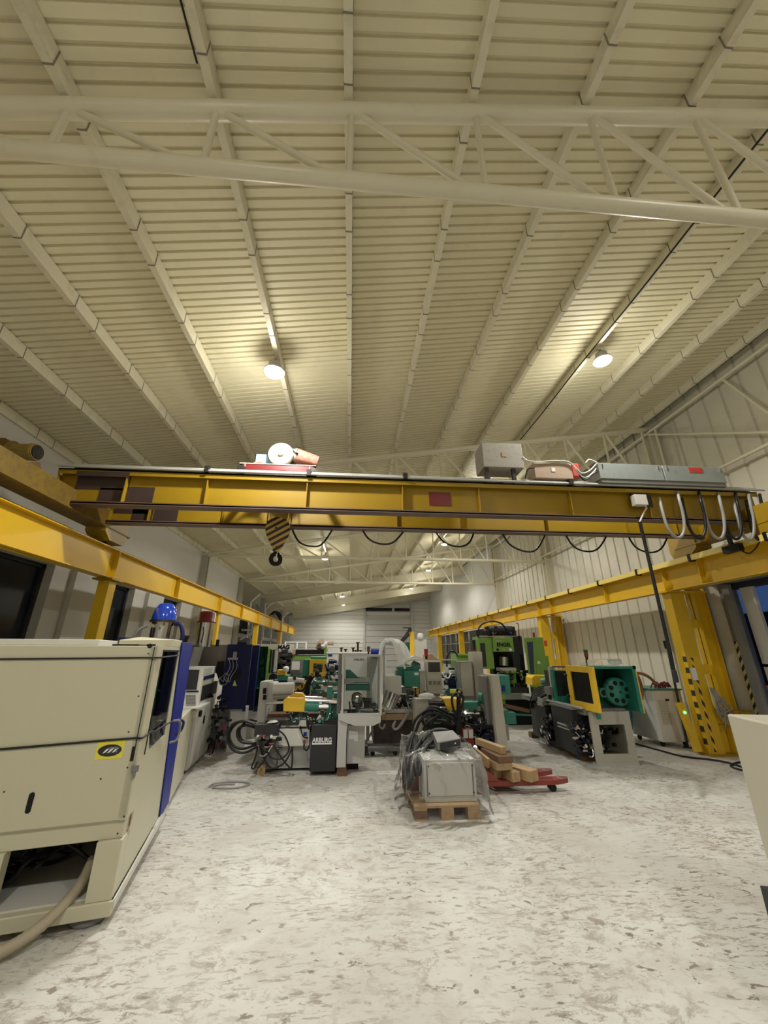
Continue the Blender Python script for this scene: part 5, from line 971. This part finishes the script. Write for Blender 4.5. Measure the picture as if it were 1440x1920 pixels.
# ================================================================== MIDDLE MACHINES
t = thing('operator_terminal', 'pale operator terminal with dark screen and keypads, centre right', 'control panel', (1.55, 8.6, 0)); Yt = 8.4
pn = part('housing', MB().prism([ay(x, y, Yt) for x, y in ((798, 1239), (826, 1239), (830, 1296), (802, 1296))], (0, .15, 0)), 'beige', t, None, bevel=.008); part('screen', MB().pb(803, 1242, 825, 1260, Yt - .012, .015), 'screen', pn); part('key_field', MB().pb(803, 1265, 824, 1273, Yt - .008, .01), 'lgrey', pn)
for x in (804, 812, 820): part('keypad', MB().pb(x, 1277, x + 6, 1284, Yt - .008, .01), 'grey', pn)
part('stand', MB().pf(808, 826, 1296, Yt + .02, .25), 'beige', t); part('console_tray', MB().pb(800, 1296, 834, 1301, Yt - .06, .3), 'lgrey', t)
t = thing('grey_cabinet', 'tall greyish beige cabinet between the operator terminal and the green press', 'cabinet', (2.4, 8.7, 0)); part('body', MB().pf(863, 888, 1240, 8.6, .4), 'grey', t, None, bevel=.008); part('door', MB().pb(865, 1242, 886, 1305, 8.585, .02), 'beige', t); part('side', MB().pf(888, 906, 1222, 8.75, .35), 'beige', t, None, bevel=.006)
stack_light(891, 1219, 1236, 8.9, 'red signal light on the tall greyish beige cabinet', ('redl', 'redl')); stack_light(799, 1217, 1236, 9.5, 'red and amber signal light left of the operator terminal', ('redl', 'redl'))
single('machine_post', MB().pf(796, 802, 1236, 9.42, .1), 'beige', 'slim pale post under the signal light by the operator terminal', 'post')
t = thing('green_cabinet', 'lime green cabinet behind the greyish beige one', 'cabinet', (2.9, 12, 0)); part('body', MB().pf(857, 888, 1226, 12, .7), 'green', t, None, bevel=.01); part('top_cap', MB().pb(857, 1226, 888, 1229, 11.98, .02), 'green', t); part('vent', MB().pb(879, 1230, 884, 1240, 11.98, .02), 'black', t)
t = thing('acrylic_guard', 'clear slanted acrylic guard with aluminium edge behind the operator terminal', 'guard', (2.2, 9.2, 1.0)); part('pane', MB().prism([ay(x, y, 9.2) for x, y in ((826, 1238), (856, 1238), (850, 1262), (838, 1272))], (0, .02, 0)), 'glass', t); part('edge', MB().bar(ay(826, 1237, 9.2), ay(857, 1237, 9.2), .03), 'lgrey', t); part('post', MB().bar(ay(856, 1237, 9.2), ay(858, 1300, 9.2), .03), 'lgrey', t)
t = thing('moulding_machine', 'low teal machine cluttered with parts behind the operator terminal', 'machine', (2.1, 9.3, 0)); part('bed', MB().pf(828, 862, 1290, 9.0, .6), 'teal', t, None, bevel=.01); pclutter('fittings', t, 828, 1262, 862, 1292, 8.9, 50, ['iron', 'teal', 'paper', 'navy', 'black'], .04, 51, .4)
# robot machine with plastic sheet
t = thing('moulding_machine', 'teal-headed machine with white side cabinet left of the operator terminal', 'machine', (.9, 8.9, 0)); Yr = 8.6
part('teal_head', MB().pb(758, 1257, 787, 1288, Yr, .4), 'teal', t, 'teal box head', bevel=.006); part('head_label', MB().pb(777, 1261, 785, 1266, Yr - .006, .006), 'paper', t); part('teal_head', MB().pb(743, 1258, 757, 1284, Yr + .15, .3), 'teal', t)
part('head_top', MB().pb(745, 1250, 786, 1257, Yr + .1, .3), 'teal', t, None, bevel=.02); part('grey_column', MB().pf(787, 797, 1258, Yr + .05, .3), 'beige', t); part('white_cabinet', MB().pb(725, 1268, 753, 1310, Yr - .1, .4), 'white', t, 'white side cabinet', bevel=.006)
part('support', MB().pf(778, 788, 1290, Yr + .2, .1), 'grey', t); part('yellow_rod', MB().pb(781, 1290, 786, 1305, Yr + .1, .04), 'myellow', t); part('valve_column', MB().pb(756, 1290, 776, 1318, Yr, .25), 'grey', t); part('bed_plate', MB().pb(722, 1330, 776, 1337, 8.3, .8), 'lgrey', t, None, bevel=.004)
part('bed_block', MB().pb(724, 1318, 780, 1330, 8.6, .4), 'iron', t); part('dark_base', MB().pf(700, 776, 1350, 8.35, .9, .12), 'primer', t, 'dark base beam'); part('timber_top', MB().pb(718, 1338, 776, 1350, 8.3, .7), 'cardb', t); feet(t, [(.75, 8.6), (1.3, 8.6)], 'black', .1, .12, 'machine_foot')
pclutter('fittings', t, 745, 1300, 790, 1330, 8.45, 50, ['iron', 'chrome', 'black', 'lgrey'], .03, 61, .25)
part('fan_blade', MB().ptube([(760, 1254), (757, 1246), (765, 1238), (776, 1236), (790, 1236)], Yr - .1, .02), 'paper', t)
for h in ([(722, 1358), (718, 1366), (712, 1362), (712, 1350)], [(740, 1356), (738, 1365), (745, 1366), (755, 1352), (764, 1338)], [(742, 1352), (736, 1362), (742, 1368), (752, 1360), (768, 1334)]): part('grey_hose', MB().ptube(h, 8.15, .018, 8), 'gcable', t)
c0, c1 = ay(727, 1326, 8.0), ay(737, 1298, 8.0)
single('steel_bucket', MB().cyl(c0, c1, .12, .155, 24, True), 'chrome', 'shiny tilted steel bucket at the right of the glass guard', 'bucket')
# draped sheet
def drape(pts_l, pts_r, Y0, Y1, n=26):
    L = spline([ay(x, y, Y0) for x, y in pts_l], 6); Rr = spline([ay(x, y, Y1) for x, y in pts_r], 6); m = min(len(L), len(Rr)) - 1
    return MB().grid(lambda u, v: L[round(u * m)].lerp(Rr[round(u * m)], v) + Vector((0, .03 * math.sin(v * 9 + u * 4), .012 * math.sin(v * 11 + u * 7))), m, n)
sh = drape([(700, 1318), (697, 1290), (706, 1250), (712, 1215), (716, 1202), (726, 1197), (745, 1199), (752, 1220)], [(712, 1318), (722, 1280), (724, 1240), (722, 1215), (735, 1200), (755, 1208), (768, 1222), (772, 1246)], 8.7, 9.3)
sh2 = drape([(714, 1215), (718, 1202), (728, 1197), (738, 1210), (746, 1250)], [(716, 1232), (726, 1206), (742, 1199), (760, 1208), (773, 1232)], 8.65, 9.2)
sh.add(sh2.v, sh2.f, True)
single('plastic_sheet', sh, 'sheet', 'milky white plastic sheet draped high over a machine, centre', 'plastic sheet')
single('sheet_pole', MB().cyl((ay(720, 1210, 9.1).x, 9.1, 0), (ay(720, 1210, 9.1).x, 9.1, ay(720, 1204, 9.1).z), .03).bar(ay(720, 1206, 9.1), ay(757, 1212, 9.1), .05), 'lgrey', 'pale pole holding up the milky plastic sheet', 'pole')
t = thing('robot_arm', 'white folded paper-like hood over teal arm by the operator terminal', 'robot', (1.2, 9.0, 1.5)); part('hood', MB().prism([ay(x, y, 8.5) for x, y in ((759, 1243), (766, 1234), (777, 1230), (790, 1232), (795, 1242), (794, 1256), (790, 1256), (788, 1244), (776, 1238), (768, 1247))], (0, .3, 0)), 'paper', t); part('arm', MB().pb(773, 1238, 784, 1256, 8.65, .2), 'teal', t)
stack_light(691, 1212, 1226, 9.3, 'red and green signal light behind the glass guard')
# pole under it
single('machine_post', MB().pf(688, 694, 1226, 9.25, .1), 'beige', 'slim pale post under the red and green signal light', 'post')
# things far centre
t = thing('far_machine', 'long white machine with dark spindles on top behind the glass guard', 'machine', (.1, 13, 0)); part('body', MB().pf(612, 700, 1222, 13, 1), 'white', t, None, bevel=.02); part('top_edge', MB().pb(612, 1222, 690, 1225, 12.98, .02), 'paper', t); part('blue_mark', MB().pb(615, 1227, 623, 1230, 12.98, .02), 'blue', t)
for x, y in ((640, 1214), (648, 1217), (662, 1214), (671, 1204), (667, 1219), (676, 1219)): part('spindle', MB().cyl(ay(x, 1223, 13.3), ay(x, y + 2, 13.3), .03).cyl(ay(x, y + 2, 13.3), ay(x, y, 13.3), .06), 'black', t)
single('blue_motor', MB().cyl(ay(695, 1223, 12.5), ay(712, 1223, 12.5), .09), 'blue', 'small bright blue motor behind the glass guard', 'motor')
single('grey_block', MB().pf(694, 714, 1228, 12.5, .5), 'grey', 'grey machine block under the small blue motor', 'machine')
t = thing('handling_robot', 'dark jointed robot with yellow post near the back door', 'robot', (2.9, 19, 0)); part('post', MB().pf(769, 777, 1184, 19, .2), 'myellow', t); part('arm', MB().bar(ay(750, 1206, 19), ay(766, 1188, 19), .18).bar(ay(758, 1196, 18.9), ay(768, 1180, 18.9), .12).pb(756, 1176, 771, 1178, 19, .2).pb(766, 1178, 772, 1184, 18.9, .2), 'iron', t); part('column', MB().pf(760, 774, 1205, 19.3, .4), 'teal', t)
t = thing('white_tower_cabinet', 'tall white cabinet with round knob on top near the back door', 'cabinet', (2.7, 15, 0)); part('body', MB().pf(782, 801, 1199, 15, .5), 'white', t, None, bevel=.01); part('round_cap', MB().lathe(ay(788, 1193, 15), [(.001, .12), (.08, .1), (.12, 0), (.1, -.1), (.001, -.12)]), 'paper', t)
single('cardboard_box', MB().prism([ay(x, y, 11) for x, y in ((800, 1252), (800, 1228), (808, 1226), (824, 1238), (824, 1252))], (0, .6, 0)), 'cardb', 'torn brown cardboard carton behind the operator terminal', 'box')
single('carton_stand', MB().pf(798, 826, 1252, 10.95, .7), 'grey', 'grey bench under the torn carton behind the operator terminal', 'bench')
# dark hose arc
single('wire_arch', MB().ptube([(838, 1250), (838, 1232), (844, 1222), (852, 1222), (858, 1230)], 12.0, .025), 'rubber', 'black hose arch between the far yellow column and the lime green cabinet', 'hose')

# ---- centre-left background
t = thing('moulding_machine', 'tall pale machine head lettered MAG in the left background', 'machine', (-2.9, 15, 0)); part('head', MB().pb(522, 1208, 545, 1242, 14.5, .8), 'beige', t, None, bevel=.02); part('head_front', MB().pb(523, 1209, 545, 1220, 14.48, .02), 'paper', t); text_part('lettering', 'MAG', ay(532, 1213.5, 14.46), .40, 'black', t, bold=.05)
part('long_hood', MB().pb(478, 1208, 522, 1236, 15, .8), 'beige', t, None, bevel=.02); part('hood_front', MB().pb(524, 1220, 543, 1230, 14.48, .02), 'beige', t); part('base', MB().pf(490, 560, 1262, 15, .8), 'grey', t); pclutter('tooling', t, 519, 1229, 545, 1256, 14.0, 60, ['black', 'iron', 'black'], .07, 71, .5); part('tool_block', MB().pb(516, 1228, 548, 1262, 14.7, .4), 'black', t)
t = thing('moulding_machine', 'lime green machine with open dark doorway behind the navy machine', 'machine', (-2.6, 11.5, 0)); part('green_door', MB().pb(489, 1216, 505, 1278, 11.2, .3), 'green', t, 'lime green panel', bevel=.006); part('doorway', MB().pb(504, 1218, 518, 1262, 11.6, .3), 'iron', t); part('door_edge', MB().pb(514, 1219, 519, 1260, 11.2, .08), 'lgrey', t); part('door_edge', MB().pb(505, 1218, 508, 1262, 11.2, .08), 'black', t)
for k, y in enumerate((1236, 1251, 1262)): part('notice', MB().pb(488, y, 494, y + 10, 11.15, .01), 'paper', t)
part('base', MB().pf(484, 530, 1280, 11.4, .6), 'dgrey', t)
t = thing('electrical_cabinet', 'low white cabinet with black windows between navy and charcoal machines', 'cabinet', (-1.9, 8.4, 0)); part('body', MB().pf(485, 501, 1278, 8.3, .5), 'white', t, None, bevel=.008); part('body', MB().pf(501, 513, 1280, 8.2, .4), 'white', t, None, bevel=.008)
part('black_window', MB().pb(493, 1290, 499, 1301, 8.285, .02), 'black', t); part('black_window', MB().pb(493, 1303, 499, 1312, 8.285, .02), 'black', t)
q = az(468, 1350, 0)
single('timber_block', MB().box(q.x - .12, q.x + .1, q.y, q.y + .2, 0, .12), 'wood', 'small pale timber block on the floor under the low white cabinet', 'timber')
t = thing('moulding_machine', 'small machine with bright yellow cover and teal body in the left background', 'machine', (-1.6, 10.3, 0)); part('yellow_cover', MB().pb(519, 1256, 535, 1266, 10, .3), 'myellow', t, None, bevel=.01); part('teal_body', MB().pb(521, 1266, 540, 1276, 10, .4), 'teal', t, None, bevel=.02); part('base', MB().pf(505, 548, 1276, 10.1, .6), 'dgrey', t); part('white_cup', MB().lathe(ay(536, 1256, 9.95), [(.001, -.05), (.06, -.04), (.075, .03), (.05, .07), (.001, .08)]), 'paper', t)
for i in range(5): part('black_hose', MB().ptube([(519, 1266 + i), (512, 1264 + i * 2), (506 + i, 1270), (508 + i * 2, 1282)], 9.9, .025), 'rubber', t)
t = thing('moulding_machine', 'lime green machine with black header band in the middle distance', 'machine', (-1.3, 15, 0)); part('green_body', MB().pb(548, 1228, 612, 1246, 14, .5), 'green', t, None, bevel=.01); part('black_band', MB().pb(553, 1218, 607, 1227, 13.95, .5), 'black', t, 'black header band'); part('green_post', MB().pb(607, 1216, 613, 1246, 13.9, .3), 'green', t); part('notice', MB().pb(548, 1218, 554, 1227, 13.9, .02), 'boxb', t); part('base', MB().pf(548, 612, 1246, 14.05, .5), 'dgrey', t)
pclutter('top_parts', t, 592, 1206, 606, 1218, 14.0, 10, ['boxb', 'paper'], .08, 81, .2)
t = thing('monitor_stand', 'grey monitor stand with a white paper sheet in front of the lime green machine', 'monitor', (-1.3, 11.5, 0)); part('screen_panel', MB().pb(545, 1237, 570, 1262, 11.5, .1), 'grey', t); part('paper_sheet', MB().pb(547, 1240, 562, 1256, 11.48, .01), 'paper', t); part('stand', MB().pf(550, 566, 1260, 11.52, .3), 'grey', t)
t = thing('moulding_machine', 'machine with square yellow framed window and teal top, middle distance', 'machine', (-.9, 10.6, 0)); Yq = 10.4
fx0, fx1 = ay(580, 1252, Yq).x, ay(611, 1252, Yq).x; fz0, fz1 = ay(595, 1268, Yq).z, ay(595, 1237, Yq).z
part('yellow_frame', MB().frame(fx0, fx1, fz0, fz1, Yq, Yq + .25, .085), 'myellow', t, 'yellow window frame', bevel=.005); part('window_pane', MB().box(fx0 + .08, fx1 - .08, Yq + .1, Yq + .11, fz0 + .08, fz1 - .08), 'glass', t); part('teal_top', MB().pb(582, 1231, 611, 1236, Yq + .05, .4), 'teal', t, None, bevel=.02); part('teal_side', MB().pb(568, 1236, 580, 1268, Yq + .1, .4), 'teal', t, None, bevel=.02); part('base', MB().pf(565, 640, 1268, Yq + .2, .6), 'dgrey', t)
part('inner_parts', MB().pb(587, 1243, 594, 1249, Yq + .3, .1).pb(587, 1254, 597, 1262, Yq + .3, .1), 'paper', t); part('inner_tool', MB().pb(598, 1246, 603, 1262, Yq + .3, .1).pb(586, 1250, 604, 1251.5, Yq + .2, .05), 'dgrey', t)
pclutter('teal_parts', t, 613, 1240, 625, 1268, Yq, 30, ['teal', 'iron', 'chrome', 'navy'], .05, 91, .3)
# rows of rods behind the charcoal cabinet machine
t = thing('moulding_machine', 'open machine with teal and chrome tie rods behind the lettered charcoal one', 'machine', (-.6, 8.9, 0)); Yb = 8.5
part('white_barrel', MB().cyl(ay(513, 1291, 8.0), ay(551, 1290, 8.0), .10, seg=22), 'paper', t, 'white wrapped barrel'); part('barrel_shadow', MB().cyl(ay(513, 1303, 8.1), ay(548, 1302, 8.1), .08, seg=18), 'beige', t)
for i, (x0, y0, x1, y1, r, m) in enumerate(((582, 1280, 632, 1282, .05, 'teal'), (584, 1276, 628, 1279, .035, 'chrome'), (580, 1290, 632, 1291, .05, 'paper'), (578, 1297, 634, 1298, .05, 'teal'), (583, 1294, 634, 1295, .03, 'chrome'), (540, 1274, 570, 1277, .05, 'paper'), (540, 1283, 556, 1284, .06, 'lgrey'))): part('tie_rod', MB().cyl(ay(x0, y0, Yb), ay(x1, y1, Yb), r, seg=14), m, t)
part('yellow_cover', MB().prism([ay(x, y, Yb) for x, y in ((553, 1295), (553, 1280), (560, 1278), (572, 1282), (570, 1292))], (0, .25, 0)), 'myellow', t, None, bevel=.01); part('dark_bed', MB().pf(505, 640, 1304, Yb + .2, .5), 'dgrey', t); part('timber_board', MB().pb(595, 1300, 634, 1309, Yb - .05, .2), 'dwood', t); part('teal_plate', MB().pb(578, 1276, 588, 1306, Yb, .3), 'teal', t); part('teal_plate', MB().pb(616, 1270, 624, 1306, Yb + .1, .3), 'teal', t)
pclutter('fittings', t, 552, 1266, 632, 1306, Yb - .1, 90, ['iron', 'teal', 'chrome', 'paper', 'black', 'teal', 'hosebr'], .03, 95, .3)
part('dark_manifold', MB().ptube([(585, 1268), (578, 1280), (576, 1294), (574, 1302)], Yb - .2, .05), 'black', t)
t = thing('steel_platform', 'white tubular platform railing on top of the far left machines', 'railing', (-3.2, 17, 0)); b = MB()
for x0, x1, Y0 in ((535, 557, 17), (557, 574, 17)):
    b.bar(ay(x0, 1204, Y0), ay(x1, 1204, Y0), .05)
for x in (535, 557, 574): q = ay(x, 1204, 17); b.cyl((q.x, 17, 0), (q.x, 17, q.z), .04)
part('rail', b, 'paper', t); q0, q1 = ay(535, 1216, 17), ay(574, 1216, 17); part('deck', MB().box(q0.x, q1.x, 16.9, 17.8, q0.z - .1, q0.z), 'lgrey', t)
# annex structures far left
t = thing('steel_mezzanine', 'grey steel mezzanine posts and braces in the dark bay beyond the left wall', 'platform', (-6.5, 24, 0)); 
for y in (21, 24.5, 30.5):
    part('post', MB().box(-6.1, -5.9, y, y + .2, 0, 4.4), 'lgrey', t); part('brace', MB().bar((-5.35, y, 3.9), (-5.8, y, 4.5), .08), 'lgrey', t)
    part('post', MB().cyl((-5.0, y - 1, 2.4), (-5.0, y - 1, 4.1), .04).bar((-5.0, y - 1, 4.1), (-4.6, y - 1, 4.5), .07), 'paper', t, 'white bent pipe')
part('deck', MB().box(-8.9, -5.9, 19.5, 36, 2.5, 2.7), 'grey', t); part('duct', MB().tube([(-5.6, 31, 3.2), (-5.4, 31, 4.2), (-5.9, 31, 4.6), (-6.3, 31, 4.0)], .16, 10), 'iron', t, 'curved dark duct')
single('stair_brace', MB().bar((-5.2, 19.6, 2.3), (-4.6, 19.9, 2.75), .08).bar((-5.2, 19.6, 2.75), (-4.6, 19.9, 2.75), .08), 'lgrey', 'small grey triangular bracket under the end of the left crane beam', 'bracket')
# forks of a second pallet truck / stacked bars on floor
t = thing('pallet_truck', 'dark grey hand pallet truck standing behind the glass guard machine', 'pallet truck', (.5, 8.3, 0))
pA, pB = az(690, 1400, .0), az(728, 1402, 0)
for y in (7.95, 8.35): part('fork', MB().box(.35, .95 + (y - 7.95) * -.2, y, y + .16, .07, .13), 'grey', t, None, bevel=.01); part('roller', MB().cyl((.86, y + .03, .04), (.86, y + .13, .04), .04), 'black', t); part('roller', MB().cyl((.45, y + .03, .04), (.45, y + .13, .04), .04), 'black', t)
part('cross_head', MB().box(.25, .36, 7.95, 8.51, .05, .16), 'dgrey', t); part('handle', MB().cyl((.3, 8.2, .12), (.46, 8.25, .36), .02), 'grey', t)
# timber and board on the green machine table
single('timber_beam', MB().bar(ay(940, 1322, 7.9), ay(990, 1333, 8.1), .1, .07), 'dwood', 'reddish timber lying on the teal base right of the tall pale column', 'timber', bevel=.005)
single('grey_tray', MB().bar(ay(942, 1338, 7.9), ay(995, 1341, 8.1), .14, .02), 'teal', 'thin teal shelf under the reddish timber', 'shelf')
single('plastic_bag', MB().lathe(ay(800, 1306, 7.7), [(.001, -.02), (.12, -.02), (.16, .0), (.12, .04), (.05, .06), (.001, .05)], 11), 'sheet', 'crumpled clear plastic bag on the teal machine left of the yellow cover', 'plastic bag')
single('grey_stand', MB().pf(780, 812, 1311, 7.75, .4), 'beige', 'grey-beige machine block under the crumpled bag', 'machine')
single('rear_block', MB().pf(776, 800, 1318, 8.1, .4), 'lgrey', 'light grey block left of the teal block under the bag', 'machine')
